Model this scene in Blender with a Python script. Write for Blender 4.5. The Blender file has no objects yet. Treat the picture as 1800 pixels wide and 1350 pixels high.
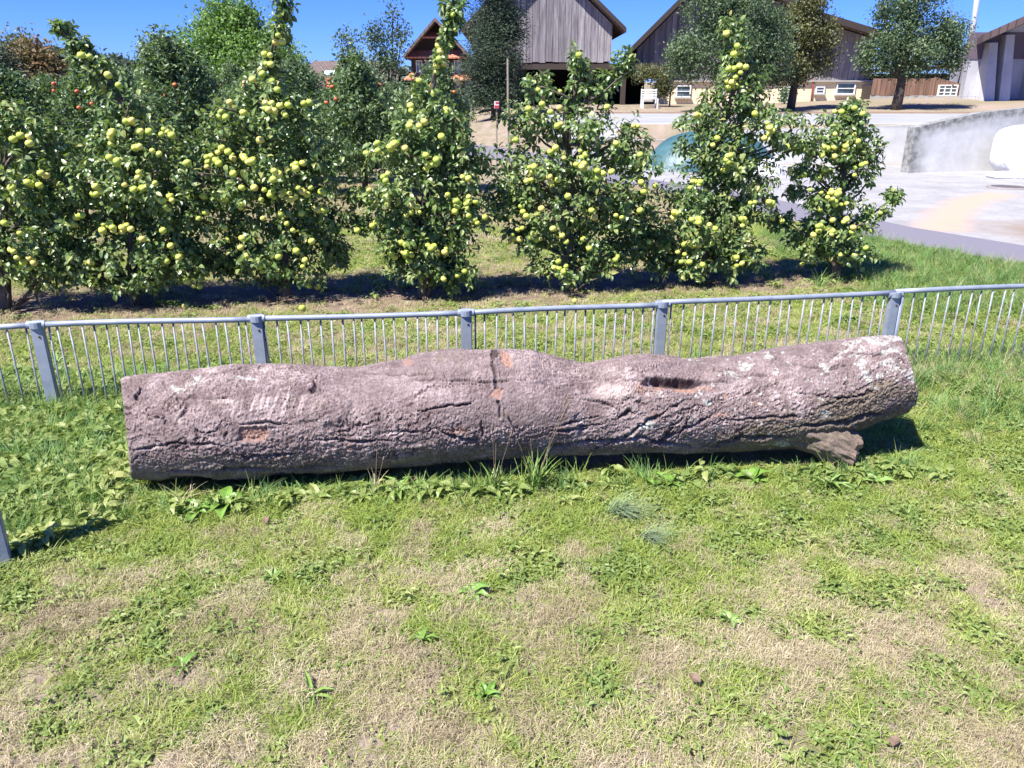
import bpy, math, random
import numpy as np
from mathutils import Vector, Matrix, Euler
random.seed(7)
R = np.random.RandomState(11)
SC = bpy.context.scene

# ------------------------------------------------------------------ camera, light, exposure
CAM_H = 1.6; PITCH = math.radians(20.5); FPX = 1355.0
cd = bpy.data.cameras.new('camera'); cam = bpy.data.objects.new('camera', cd); SC.collection.objects.link(cam)
cam.location = (0, 0, CAM_H); cam.rotation_euler = (math.pi/2 - PITCH, 0, 0)
cd.angle = 2*math.atan(900/FPX); cd.clip_end = 3000; cd.clip_start = 0.05
SC.camera = cam
SUN = Vector((-0.52, -0.47, 1.0)).normalized()
w = bpy.data.worlds.new('World'); SC.world = w; w.use_nodes = True
nt = w.node_tree; nt.nodes.clear()
sky = nt.nodes.new('ShaderNodeTexSky'); sky.sky_type = 'NISHITA'; sky.sun_disc = False
sky.sun_elevation = math.asin(SUN.z); sky.sun_rotation = math.atan2(SUN.x, SUN.y)
sky.altitude = 1200; sky.air_density = 1.0; sky.dust_density = 0.05; sky.ozone_density = 4.0
bg = nt.nodes.new('ShaderNodeBackground'); bg.inputs[1].default_value = 0.095
wo = nt.nodes.new('ShaderNodeOutputWorld')
hs = nt.nodes.new('ShaderNodeHueSaturation'); hs.inputs['Saturation'].default_value = 1.1; hs.inputs['Value'].default_value = .9
mx = nt.nodes.new('ShaderNodeMix'); mx.data_type = 'RGBA'; mx.blend_type = 'MULTIPLY'; mx.inputs[0].default_value = 1; mx.inputs[7].default_value = (.30, .47, 1.10, 1)
nt.links.new(sky.outputs[0], hs.inputs['Color']); nt.links.new(hs.outputs[0], mx.inputs[6]); nt.links.new(mx.outputs[2], bg.inputs[0]); nt.links.new(bg.outputs[0], wo.inputs[0])
sl = bpy.data.lights.new('sun', 'SUN'); sl.energy = 5.0; sl.angle = math.radians(0.53); sl.color = (1.0, 0.955, 0.89)
so = bpy.data.objects.new('sun', sl); SC.collection.objects.link(so)
so.rotation_euler = SUN.to_track_quat('Z', 'Y').to_euler(); so.location = (-6, -6, 12)
SC.view_settings.view_transform = 'Standard'; SC.view_settings.look = 'None'
SC.view_settings.exposure = 1.18; SC.view_settings.gamma = 1; SC.view_settings.use_curve_mapping = False
SC.cycles.max_bounces = 4; SC.cycles.diffuse_bounces = 3; SC.cycles.glossy_bounces = 2; SC.cycles.transmission_bounces = 3

# ------------------------------------------------------------------ measuring helpers
cP, sP = math.cos(PITCH), math.sin(PITCH)
def at(px, py, Y):
    k = FPX*cP - (py-675)*sP
    return Vector(((px-900)/k*Y, Y, CAM_H + (-FPX*sP - (py-675)*cP)/k*Y))
def gnd(px, py, z=0.0):
    s = (FPX*sP + (py-675)*cP)/(FPX*cP - (py-675)*sP)
    return at(px, py, (CAM_H-z)/s)
def topx(P):
    P = np.asarray(P, float); x, y, z = P[..., 0], P[..., 1], P[..., 2]-CAM_H
    f = y*cP - z*sP; u = y*sP + z*cP
    return 900 + FPX*x/f, 675 - FPX*u/f

# ------------------------------------------------------------------ noise
def _h(i, j, k, s):
    n = (i*374761393 + j*668265263 + k*2147483647 + s*1274126177) & 0xffffffff
    n = ((n ^ (n >> 13))*1274126177) & 0xffffffff
    n = ((n ^ (n >> 16))*2246822519) & 0xffffffff
    return ((n ^ (n >> 15)) & 0xffffff)/float(0xffffff)
def vn(x, y, z=0.0, s=0):
    x, y, z = np.broadcast_arrays(np.asarray(x, float), np.asarray(y, float), np.asarray(z, float))
    i, j, k = np.floor(x).astype(np.int64), np.floor(y).astype(np.int64), np.floor(z).astype(np.int64)
    a, b, c = x-i, y-j, z-k
    a, b, c = a*a*(3-2*a), b*b*(3-2*b), c*c*(3-2*c)
    r = 0
    for di in (0, 1):
        for dj in (0, 1):
            for dk in (0, 1):
                r = r + _h(i+di, j+dj, k+dk, s)*(a if di else 1-a)*(b if dj else 1-b)*(c if dk else 1-c)
    return r*2-1
def fbm(x, y, z=0.0, s=0, o=4):
    r = 0; a = 1.0; t = 0
    for q in range(o):
        r = r + a*vn(np.asarray(x)*2**q, np.asarray(y)*2**q, np.asarray(z)*2**q, s+q*17); t += a; a *= .5
    return r/t
def ss(a, b, x):
    t = np.clip((np.asarray(x, float)-a)/(b-a), 0, 1); return t*t*(3-2*t)

# ------------------------------------------------------------------ object helpers
def npmesh(name, V, F, attrs=None, smooth=False, mats=(), midx=None):
    V = np.asarray(V, np.float32); F = np.asarray(F, np.int32)
    me = bpy.data.meshes.new(name)
    me.vertices.add(len(V)); me.vertices.foreach_set('co', V.ravel())
    k = F.shape[1]; me.loops.add(F.size); me.loops.foreach_set('vertex_index', F.ravel())
    me.polygons.add(len(F)); me.polygons.foreach_set('loop_start', np.arange(len(F), dtype=np.int32)*k)
    try: me.polygons.foreach_set('loop_total', np.full(len(F), k, np.int32))
    except Exception: pass
    me.polygons.foreach_set('use_smooth', np.full(len(F), smooth))
    for m in mats: me.materials.append(m)
    if midx is not None: me.polygons.foreach_set('material_index', np.asarray(midx, np.int32))
    for n, a in (attrs or {}).items():
        at_ = me.attributes.new(n, 'FLOAT', 'POINT'); at_.data.foreach_set('value', np.asarray(a, np.float32).ravel())
    me.update(calc_edges=True); return me
def link(name, me, parent=None, **k):
    o = bpy.data.objects.new(name, me); SC.collection.objects.link(o)
    if parent is not None: o.parent = parent
    for a, b in k.items():
        if b: o[a] = b
    return o
def root(name, loc, label, category, group=None, rz=0):
    o = link(name, None, label=label, category=category, group=group); o.location = loc; o.rotation_euler[2] = rz
    o.empty_display_size = .2; return o
def rel(V, p):            # world coordinates -> those of an unrotated root
    return np.asarray(V, float) - np.array(p.location if not isinstance(p, (tuple, Vector)) else p, float)
def copyo(o, parent=None, loc=None, **k):
    c = o.copy(); SC.collection.objects.link(c)
    if parent is not None: c.parent = parent
    if loc is not None: c.location = loc
    for a, b in k.items(): c[a] = b
    return c
class MB:
    def __init__(s): s.v = []; s.f = []
    def box(s, a, b):
        x0, y0, z0 = a; x1, y1, z1 = b; n = len(s.v)
        s.v += [(x0,y0,z0),(x1,y0,z0),(x1,y1,z0),(x0,y1,z0),(x0,y0,z1),(x1,y0,z1),(x1,y1,z1),(x0,y1,z1)]
        s.f += [tuple(n+i for i in q) for q in ((0,3,2,1),(4,5,6,7),(0,1,5,4),(1,2,6,5),(2,3,7,6),(3,0,4,7))]; return s
    def prism(s, pts, y0, y1, sh=0.0, yr=0.0):        # polygon in XZ pushed along Y (sh: the building stands askew)
        n = len(s.v); m = len(pts)
        s.v += [(p[0]+sh*(y0-yr), y0, p[1]) for p in pts] + [(p[0]+sh*(y1-yr), y1, p[1]) for p in pts]
        s.f += [tuple(n+i for i in range(m)), tuple(n+m+i for i in reversed(range(m)))]
        s.f += [(n+i, n+m+i, n+m+(i+1) % m, n+(i+1) % m) for i in range(m)]; return s
    def hull8(s, P):
        n = len(s.v); s.v += [tuple(p) for p in P]
        s.f += [tuple(n+i for i in q) for q in ((0,3,2,1),(4,5,6,7),(0,1,5,4),(1,2,6,5),(2,3,7,6),(3,0,4,7))]; return s
    def tube(s, P, Rr, seg=8, cap=True):
        P = [Vector(p) for p in P]; Rr = Rr if hasattr(Rr, '__len__') else [Rr]*len(P); n = len(s.v); ref = None
        for i, p in enumerate(P):
            t = (P[min(i+1, len(P)-1)]-P[max(i-1, 0)]).normalized()
            if ref is None:
                ref = Vector((0, 0, 1)) if abs(t.z) < .9 else Vector((1, 0, 0))
            u = t.cross(ref).normalized(); v = t.cross(u).normalized()
            for q in range(seg):
                a = 2*math.pi*q/seg; s.v.append(tuple(p+(u*math.cos(a)+v*math.sin(a))*Rr[i]))
        for i in range(len(P)-1):
            for q in range(seg):
                a, b = n+i*seg+q, n+i*seg+(q+1) % seg; s.f.append((a, b, b+seg, a+seg))
        if cap:
            s.f.append(tuple(n+q for q in reversed(range(seg)))); e = n+(len(P)-1)*seg; s.f.append(tuple(e+q for q in range(seg)))
        return s
    def lathe(s, prof, c=(0, 0, 0), seg=20):
        n = len(s.v)
        for r, z in prof:
            for q in range(seg):
                a = 2*math.pi*q/seg; s.v.append((c[0]+r*math.cos(a), c[1]+r*math.sin(a), c[2]+z))
        for i in range(len(prof)-1):
            for q in range(seg):
                a, b = n+i*seg+q, n+i*seg+(q+1) % seg; s.f.append((a, b, b+seg, a+seg))
        return s
    def mesh(s, name, mat=None, smooth=False, bevel=0, off=None):
        me = bpy.data.meshes.new(name); v = s.v
        if off is not None: v = [(a-off[0], b-off[1], c-off[2]) for a, b, c in v]
        me.from_pydata(v, [], s.f); me.update()
        if bevel:
            import bmesh
            bm = bmesh.new(); bm.from_mesh(me)
            bmesh.ops.recalc_face_normals(bm, faces=bm.faces)
            bmesh.ops.bevel(bm, geom=[e for e in bm.edges if e.calc_face_angle(0) > .6], offset=bevel, segments=2, affect='EDGES', clamp_overlap=True)
            bm.to_mesh(me); bm.free()
        if smooth: me.polygons.foreach_set('use_smooth', [True]*len(me.polygons))
        if mat: me.materials.append(mat)
        return me
    def build(s, name, mat, parent=None, smooth=False, bevel=0, **k):
        off = parent.matrix_world.translation if parent is not None else None
        if parent is not None:
            off = Vector(parent.location); pp = parent.parent
            while pp: off = off+Vector(pp.location); pp = pp.parent
        return link(name, s.mesh(name, mat, smooth, bevel, off), parent, **k)

# ------------------------------------------------------------------ materials
class N:
    def __init__(s, name):
        s.m = bpy.data.materials.new(name); s.m.use_nodes = True; s.t = s.m.node_tree; s.t.nodes.clear()
        s.out = s.n('ShaderNodeOutputMaterial'); s.co = None
    def n(s, t, **k):
        x = s.t.nodes.new(t)
        for a, b in k.items(): setattr(x, a, b)
        return x
    def l(s, a, b): s.t.links.new(a, b)
    def v(s, sock, val):
        if hasattr(val, 'links') or isinstance(val, bpy.types.NodeSocket): s.l(val, sock)
        elif isinstance(val, (tuple, list)) and len(val) == 3 and sock.type == 'RGBA': sock.default_value = (*val, 1)
        else: sock.default_value = val
    def obj(s):
        if s.co is None: s.co = s.n('ShaderNodeTexCoord').outputs['Object']
        return s.co
    def geo(s): return s.n('ShaderNodeNewGeometry').outputs['Position']
    def map(s, vec, scale): x = s.n('ShaderNodeMapping'); s.l(vec, x.inputs[0]); x.inputs['Scale'].default_value = scale; return x.outputs[0]
    def noise(s, scale, detail=5, vec=None, rough=.6):
        x = s.n('ShaderNodeTexNoise'); s.l(vec if vec is not None else s.obj(), x.inputs['Vector'])
        x.inputs['Scale'].default_value = scale; x.inputs['Detail'].default_value = detail; x.inputs['Roughness'].default_value = rough
        return x.outputs['Fac']
    def ramp(s, f, stops):
        x = s.n('ShaderNodeValToRGB'); s.l(f, x.inputs[0]); cr = x.color_ramp
        while len(cr.elements) < len(stops): cr.elements.new(.5)
        for e, (p, c) in zip(cr.elements, stops): e.position = p; e.color = (*c, 1) if not isinstance(c, float) else (c, c, c, 1)
        return x.outputs[0]
    def mix(s, f, a, b, mode='MIX'):
        x = s.n('ShaderNodeMix', data_type='RGBA', blend_type=mode); s.v(x.inputs[0], f); s.v(x.inputs[6], a); s.v(x.inputs[7], b); return x.outputs[2]
    def math(s, op, a, b=0.0, c=0.0):
        x = s.n('ShaderNodeMath', operation=op); s.v(x.inputs[0], a); s.v(x.inputs[1], b); s.v(x.inputs[2], c); return x.outputs[0]
    def attr(s, name, inst=False):
        x = s.n('ShaderNodeAttribute', attribute_name=name); x.attribute_type = 'INSTANCER' if inst else 'GEOMETRY'; return x.outputs['Fac']
    def bsdf(s, col, rough=.8, bump=None, bs=.3, bd=.01, metal=0, spec=.5, trans=0.0, tcol=None):
        p = s.n('ShaderNodeBsdfPrincipled'); s.v(p.inputs['Base Color'], col); s.v(p.inputs['Roughness'], rough)
        p.inputs['Metallic'].default_value = metal; p.inputs['Specular IOR Level'].default_value = spec
        if bump is not None:
            b = s.n('ShaderNodeBump'); b.inputs['Strength'].default_value = bs; b.inputs['Distance'].default_value = bd
            s.l(bump, b.inputs['Height']); s.l(b.outputs[0], p.inputs['Normal'])
        o = p.outputs[0]
        if trans:
            t = s.n('ShaderNodeBsdfTranslucent'); s.v(t.inputs[0], tcol if tcol is not None else col)
            m = s.n('ShaderNodeMixShader'); m.inputs[0].default_value = trans; s.l(o, m.inputs[1]); s.l(t.outputs[0], m.inputs[2]); o = m.outputs[0]
        s.l(o, s.out.inputs[0]); return s.m

def simple(name, c, rough=.7, var=.15, scale=8, metal=0, bump=.0, bd=.01, spec=.5):
    n = N(name); f = n.noise(scale, 6)
    col = n.mix(f, tuple(x*(1-var) for x in c), tuple(min(1, x*(1+var)) for x in c))
    return n.bsdf(col, rough, n.noise(scale*6, 4) if bump else None, bump, bd, metal, spec)

def leaf_mat(name, dark, mid, light, rough=.42, trans=.22, inst=False, obj_random=False, spec=.5, accent=None):
    n = N(name)
    f = n.n('ShaderNodeObjectInfo').outputs['Random'] if obj_random else n.attr('tint')
    stops = [(0, dark), (.5, mid), (.93, light)]
    if accent: stops.append((1.0, accent))
    col = n.ramp(f, stops)
    g = n.n('ShaderNodeNewGeometry')
    col = n.mix(g.outputs['Backfacing'], col, n.mix(.45, col, (.20, .24, .17)))
    tc = n.mix(1.0, col, (1.6, 1.9, .5), 'MULTIPLY')
    return n.bsdf(col, rough, trans=trans, tcol=tc, spec=spec)

M = {}
M['leaf'] = leaf_mat('apple_leaf', (.048, .098, .026), (.130, .205, .056), (.30, .35, .12), rough=.38, trans=.24, accent=(.30, .29, .08), spec=.7)
M['leaf_obj'] = leaf_mat('apple_leaf_single', (.058, .11, .030), (.145, .22, .060), (.31, .36, .12), rough=.38, trans=.24, obj_random=True, accent=(.30, .29, .08), spec=.7)
M['leaf_far'] = leaf_mat('apple_leaf_far', (.035, .075, .028), (.085, .15, .055), (.19, .25, .10), rough=.45, trans=.2)
M['leaf_bright'] = leaf_mat('bright_broad_leaf', (.055, .12, .025), (.12, .23, .045), (.21, .33, .075), rough=.5, trans=.3)
M['leaf_olive'] = leaf_mat('olive_brown_leaf', (.05, .055, .018), (.10, .10, .03), (.16, .15, .045), rough=.5, trans=.2)
M['leaf_grey'] = leaf_mat('grey_green_leaf', (.026, .055, .024), (.066, .118, .048), (.16, .21, .09), rough=.5, trans=.2)
M['leaf_fir'] = leaf_mat('fir_needle', (.008, .024, .012), (.020, .046, .020), (.055, .10, .04), rough=.6, trans=.05)
M['leaf_rust'] = leaf_mat('rusty_leaf', (.07, .055, .02), (.14, .085, .03), (.24, .12, .04), rough=.6, trans=.2)
M['leaf_wood'] = leaf_mat('far_forest_leaf', (.022, .04, .028), (.038, .062, .038), (.06, .09, .05), rough=.7, trans=.1)

n = N('apple_skin'); f = n.n('ShaderNodeObjectInfo').outputs['Random']
c = n.ramp(f, [(0, (.36, .46, .07)), (.5, (.50, .55, .09)), (.85, (.62, .60, .14)), (1, (.62, .50, .14))])
spk = n.ramp(n.noise(160, 1), [(.60, 0.0), (.68, 1.0)]); c = n.mix(n.math('MULTIPLY', spk, .35), c, (.6, .6, .25))
M['apple'] = n.bsdf(c, .30, spec=.5)
n = N('red_apple_skin'); f = n.noise(14, 3)
M['apple_red'] = n.bsdf(n.ramp(f, [(.35, (.55, .30, .08)), (.6, (.50, .06, .03))]), .32)

def bark(name, a, b, sc=18):
    n = N(name); v = n.map(n.obj(), (1, 1, .25)); f = n.noise(sc, 6, v)
    return n.bsdf(n.ramp(f, [(.3, a), (.7, b)]), .9, f, .8, .02)
M['bark'] = bark('apple_tree_bark', (.045, .036, .03), (.16, .13, .105), 30)
M['bark_far'] = bark('dark_tree_bark', (.03, .025, .02), (.10, .08, .065), 6)
M['stake'] = bark('weathered_stake_wood', (.20, .17, .13), (.36, .31, .24), 20)

n = N('galvanised_steel'); f = n.noise(9, 6, rough=.7); g = n.noise(70, 3)
c = n.ramp(f, [(.3, (.19, .225, .285)), (.5, (.27, .305, .37)), (.72, (.35, .385, .45))])
c = n.mix(n.ramp(n.noise(4, 8, rough=.8), [(.60, 0.0), (.70, .7)]), c, (.25, .17, .13))
M['steel'] = n.bsdf(c, .55, g, .15, .003, metal=.25)
n = N('bar_steel'); f = n.noise(25, 5, n.geo()); M['bar'] = n.bsdf(n.ramp(f, [(.35, (.19, .175, .175)), (.5, (.26, .28, .31)), (.7, (.33, .36, .40))]), .6, metal=.2)
M['steel_dark'] = simple('rusty_pin', (.10, .075, .06), .7, .4, 40)

# ------------------------------------------------------------------ terrain height and masks
def terrain(x, y):
    x = np.asarray(x, float); y = np.asarray(y, float)
    near = .014*fbm(x*1.6, y*1.6, s=3, o=4)*(1-ss(8.5, 10, y))
    near = near*(1-ss(2.6, 3.8, x)*ss(5.6, 6.5, y))
    soft = ss(14.5, 27, y)*(.35+.65*ss(-5, 1.5, x-.02*y))
    stepz = ss(19.75, 20.2, y)*.93 + ss(20.2, 28, y)*.07
    b = ss(1.6, 3.2, x)
    h = soft*(1-b) + stepz*b
    h = h + (.65*(1-ss(-5, 1.5, x-.02*y)))*ss(30, 60, y)*.5 + ss(28, 37, y)*(.24 + .30*ss(9, 20, x))
    h = h + ss(60, 200, y)*3.0
    return near + h
def greenmask(x, y):
    """1 lush, 0 dry or bare (near lawn and orchard floor)"""
    x = np.asarray(x, float); y = np.asarray(y, float)
    n_ = .25*fbm(x*1.9, y*2.4, s=21, o=4) + .75*fbm(x*8, y*10, s=9, o=4)
    base = -.25 + .95*ss(1.55, 3.0, y) + .25*ss(-.4, -2.4, x)*ss(1.9, 2.6, y) + .12*ss(.5, 2.2, x)
    base = base*(1-ss(3.9, 4.5, y)) + ss(3.9, 4.5, y)*.30
    soil = np.exp(-((y-6.25-.19*(x+3.1))/.62)**2)
    base = base - 1.0*soil*(1-ss(2.6, 3.6, x))
    base = base + .75*ss(2.2, 3.6, x)*ss(4.6, 5.6, y)
    base = base - .35*ss(8.2, 9.2, y)*(1-ss(2.5, 3.5, x)) + .9*np.exp(-((y-9.6)/.5)**2)
    return np.clip(np.where(y > 16, .30+.5*n_, .5+.5*base*1.25+1.0*n_), 0, 1)
def soilmask(x, y):
    return np.clip(np.exp(-((np.asarray(y, float)-6.2-.19*(x+3.1))/.75)**2)*(1-ss(2.8, 3.8, x))*1.2 + .2*fbm(x*2, y*2, s=40), 0, 1)

def axis(segs):
    out = []
    for a, b, st in segs: out += list(np.arange(a, b, st))
    return np.array(out+[segs[-1][1]])
xs = axis([(-900, -200, 100), (-200, -40, 20), (-40, -10, 2), (-10, -4.5, .3), (-4.5, 6.0, .035), (6.0, 12, .3), (12, 40, 1.5), (40, 200, 20), (200, 900, 100)])
ys = axis([(-30, -2, 4), (-2, 1.0, .25), (1.0, 4.6, .03), (4.6, 9, .05), (9, 24, .2), (24, 60, 1.0), (60, 200, 10), (200, 1500, 100)])
X, Y = np.meshgrid(xs, ys); Z = terrain(X, Y)
V = np.stack([X, Y, Z], -1).reshape(-1, 3)
nx, ny = len(xs), len(ys); I = np.arange(nx*ny).reshape(ny, nx)
F = np.stack([I[:-1, :-1], I[:-1, 1:], I[1:, 1:], I[1:, :-1]], -1).reshape(-1, 4)
n = N('ground_turf_and_soil')
gm = n.attr('green'); sm = n.attr('soil'); pos = n.geo()
fine = n.noise(55, 8, pos, .75); mid = n.noise(7, 6, pos); stretch = n.noise(130, 4, n.map(pos, (1, .35, 1)), .7)
dry = n.ramp(stretch, [(.25, (.15, .11, .09)), (.5, (.37, .29, .24)), (.75, (.54, .45, .38))])
dry = n.mix(n.math('MULTIPLY', mid, .4), dry, (.22, .15, .10))
grn = n.ramp(fine, [(.25, (.05, .055, .02)), (.55, (.13, .15, .045)), (.8, (.22, .23, .08))])
soil = n.ramp(fine, [(.3, (.09, .06, .045)), (.55, (.22, .155, .115)), (.78, (.38, .29, .22))])
c = n.mix(gm, dry, grn); c = n.mix(sm, c, soil)
M['ground'] = n.bsdf(c, .95, fine, .9, .012, spec=.2)
ground = link('ground', npmesh('ground', V, F, {'green': greenmask(V[:, 0], V[:, 1]), 'soil': soilmask(V[:, 0], V[:, 1])}, True, [M['ground']]), kind='structure')

# ------------------------------------------------------------------ roads and yard
def strip(name, pts, width, mat, lift, kind='structure', seg=14):
    pts = [Vector(p) for p in pts]; dense = []
    for a, b in zip(pts[:-1], pts[1:]):
        for i in range(seg): dense.append(a.lerp(b, i/seg))
    dense.append(pts[-1]); V = []; F = []
    for i, p in enumerate(dense):
        t = (dense[min(i+1, len(dense)-1)]-dense[max(i-1, 0)]).normalized(); nn = Vector((t.y, -t.x))
        for s in (-1, -.5, 0, .5, 1):
            q = p + nn*(s*width/2); V.append((q.x, q.y, float(terrain(q.x, q.y))+lift))
    for i in range(len(dense)-1):
        for j in range(4): a = i*5+j; F.append((a, a+1, a+6, a+5))
    return link(name, npmesh(name, V, F, None, True, [mat]), kind=kind)
n = N('asphalt'); pos = n.geo(); f = n.noise(240, 3, pos); g = n.noise(3, 5, pos)
M['asphalt'] = n.bsdf(n.mix(n.math('MULTIPLY', g, .5), n.ramp(f, [(.3, (.125, .118, .14)), (.7, (.20, .19, .225))]), (.165, .158, .19)), .9, f, .4, .004)
strip('path', [(8.2, 3.4), (6.9, 5.6), (5.45, 8.12), (4.62, 9.8), (4.15, 11.6), (3.2, 14.2), (1.5, 17.2), (-1.2, 20.5), (-6, 24.5)], 1.16, M['asphalt'], .012)

yx = np.arange(1.0, 24, .12); yy = np.arange(4.0, 19.75, .12)
X, Y = np.meshgrid(yx, yy)
pathx = np.interp(Y, [3.4, 5.6, 8.12, 9.8, 11.6, 14.2, 17.2, 20.5], [8.2, 6.9, 5.45, 4.62, 4.15, 3.2, 1.5, -1.2])+.5
X = np.maximum(X, pathx)
Zt = terrain(X, Y)+.008
V = np.stack([X, Y, Zt], -1).reshape(-1, 3); nx, ny = len(yx), len(yy); I = np.arange(nx*ny).reshape(ny, nx)
F = np.stack([I[:-1, :-1], I[:-1, 1:], I[1:, 1:], I[1:, :-1]], -1).reshape(-1, 4)
keep = (V[F[:, 1], 0]-V[F[:, 0], 0]) > .001; F = F[keep]
u, v = topx(V)
def seg_d(u, v, pts):
    d = np.full(u.shape, 1e9)
    for (a, b), (c2, d2) in zip(pts[:-1], pts[1:]):
        t = np.clip(((u-a)*(c2-a)+(v-b)*(d2-b))/((c2-a)**2+(d2-b)**2+1e-9), 0, 1)
        d = np.minimum(d, np.hypot(u-(a+t*(c2-a)), (v-(b+t*(d2-b)))))
    return d
stn = gnd(1752, 343), gnd(1700, 356), gnd(1668, 380), gnd(1655, 402)
sd = seg_d(V[:, 0], V[:, 1], [(p.x, p.y) for p in stn])
stain = np.clip(1.5-sd/.28 + .35*fbm(V[:, 0]*3, V[:, 1]*3, s=5), 0, 1)
p1 = gnd(1835, 412); dirt = np.clip(1.5-np.hypot(V[:, 0]-p1.x-.25, (V[:, 1]-p1.y)*.8)/.75+.5*fbm(V[:, 0]*4, V[:, 1]*4, s=8), 0, 1)
n = N('yard_concrete'); pos = n.geo(); f = n.noise(60, 8, pos, .7); g = n.noise(1.6, 6, pos); rub = n.noise(9, 9, n.map(pos, (1, 2.2, 1)), .85)
c = n.ramp(g, [(.3, (.25, .245, .245)), (.6, (.34, .335, .33))])
c = n.mix(n.ramp(rub, [(.50, 0.0), (.60, .75)]), c, (.21, .205, .20))
c = n.mix(n.attr('stain'), c, (.46, .31, .23)); c = n.mix(n.attr('dirt'), c, (.24, .19, .15))
M['yard'] = n.bsdf(c, .9, f, .5, .01)
link('yard', npmesh('yard', V, F, {'stain': stain, 'dirt': dirt}, True, [M['yard']]), kind='structure')
# raised driveway behind the retaining wall
dx = np.arange(1.0, 24.5, .5); dy = np.arange(20.0, 28.6, .4); X, Y = np.meshgrid(dx, dy)
V = np.stack([X + 0*Y, Y, terrain(np.maximum(X, 3.3), Y)+.02], -1).reshape(-1, 3); nx, ny = len(dx), len(dy); I = np.arange(nx*ny).reshape(ny, nx)
F = np.stack([I[:-1, :-1], I[:-1, 1:], I[1:, 1:], I[1:, :-1]], -1).reshape(-1, 4)
n = N('pale_driveway'); pos = n.geo(); g = n.noise(.8, 6, pos); f = n.noise(40, 5, pos)
M['drive'] = n.bsdf(n.ramp(g, [(.3, (.26, .265, .27)), (.7, (.34, .34, .34))]), .9, f, .2, .01)
V[:, 2] = np.where(V[:, 0] < 3.3, np.maximum(V[:, 2], terrain(V[:, 0], V[:, 1])+.02), V[:, 2])
link('driveway', npmesh('driveway', V, F, None, True, [M['drive']]), kind='structure')
kb = MB()
for i in range(22): kb.box((2+i*1.0, 28.6, .9), (2.97+i*1.0, 28.72, 1.07))
M['kerb'] = simple('reddish_kerb', (.34, .24, .17), .9, .2, 5)
link('kerb', kb.mesh('kerb', M['kerb']), kind='structure')

# ------------------------------------------------------------------ leaves, twigs
def leafgeo(P, D, U, L, W, fold=.25, droop=.18, fine=True):
    P = np.asarray(P, float); n = len(P); D = D/np.linalg.norm(D, axis=1, keepdims=True)
    S = np.cross(D, U); S /= (np.linalg.norm(S, axis=1, keepdims=True)+1e-9); Nn = np.cross(S, D)
    L = L[:, None]; W = (np.asarray(W)*np.ones(n))[:, None]
    def pt(t, s, h): return P + D*L*t + S*W*L*s + Nn*L*h
    if fine:
        vs = [pt(0, 0, 0), pt(.3, 0, .03), pt(.68, 0, -.03*droop/.18), pt(1, 0, -droop),
              pt(.3, -.5, .03+fold*.25), pt(.3, .5, .03+fold*.25), pt(.68, -.42, fold*.2-.03), pt(.68, .42, fold*.2-.03)]
        tr = [(0,5,1),(0,1,4),(1,5,7),(1,7,2),(1,2,6),(1,6,4),(2,7,3),(2,3,6)]
    else:
        vs = [pt(0, 0, 0), pt(.5, 0, 0), pt(1, 0, -droop), pt(.45, -.5, fold*.3), pt(.45, .5, fold*.3)]
        tr = [(0,4,1),(0,1,3),(1,4,2),(1,2,3)]
    k = len(vs); V = np.stack(vs, 1).reshape(-1, 3)
    F = (np.arange(n)[:, None, None]*k + np.array(tr)[None]).reshape(-1, 3)
    return V, F, k
def unit(v): return v/(np.linalg.norm(v, axis=-1, keepdims=True)+1e-9)

def twigs(A, B, r0, r1):       # thin three-sided twigs, vectorised
    A, B = np.asarray(A), np.asarray(B); n = len(A); d = unit(B-A); ref = np.tile([[.31, .17, .93]], (n, 1)); u = unit(np.cross(d, ref)); v = np.cross(d, u)
    r0 = np.asarray(r0)*np.ones(n); r1 = np.asarray(r1)*np.ones(n)
    V = []
    for P, r in ((A, r0), (B, r1)):
        for q in range(3):
            a = 2.0944*q; V.append(P+(u*math.cos(a)+v*math.sin(a))*r[:, None])
    V = np.stack(V, 1).reshape(-1, 3)
    F = (np.arange(n)[:, None, None]*6+np.array([(0,1,4,3),(1,2,5,4),(2,0,3,5)])[None]).reshape(-1, 4)
    return V, F

# single-leaf prototypes for the leaves kept as objects
leafproto = []
for i in range(5):
    Vv, Ff, _ = leafgeo(np.zeros((1, 3)), np.array([[0, 1., 0]]), np.array([[0, 0, 1.]]), np.array([1.0]), .46+.05*i, fold=.15+.12*i, droop=.1+.08*i)
    leafproto.append(npmesh('leaf', Vv, Ff, None, False, [M['leaf_obj']]))

def apple_mesh(name, r, mat, seg=14, rings=9):
    prof = []
    for i in range(rings+1):
        t = math.pi*i/rings
        z = -math.cos(t); rr = math.sin(t)*(1+.07*math.sin(t*.5+.6))
        if i == 0: rr, z = .001, -.80
        if i == 1: rr, z = .24, -.93
        if i == rings: rr, z = .001, .62
        if i == rings-1: rr, z = .30, .90
        prof.append((rr*r, z*r*.93))
    b = MB().lathe(prof, seg=seg); b.tube([(0, 0, .6*r), (.1*r, 0, 1.0*r), (.22*r, 0, 1.35*r)], .05*r, 5)
    return b.mesh(name, mat, smooth=True)
AP = [apple_mesh('apple', .0255, M['apple']), apple_mesh('apple', .0275, M['apple']), apple_mesh('apple', .0205, M['apple'])]
APR = apple_mesh('apple', .036, M['apple_red'], 10, 7)

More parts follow.
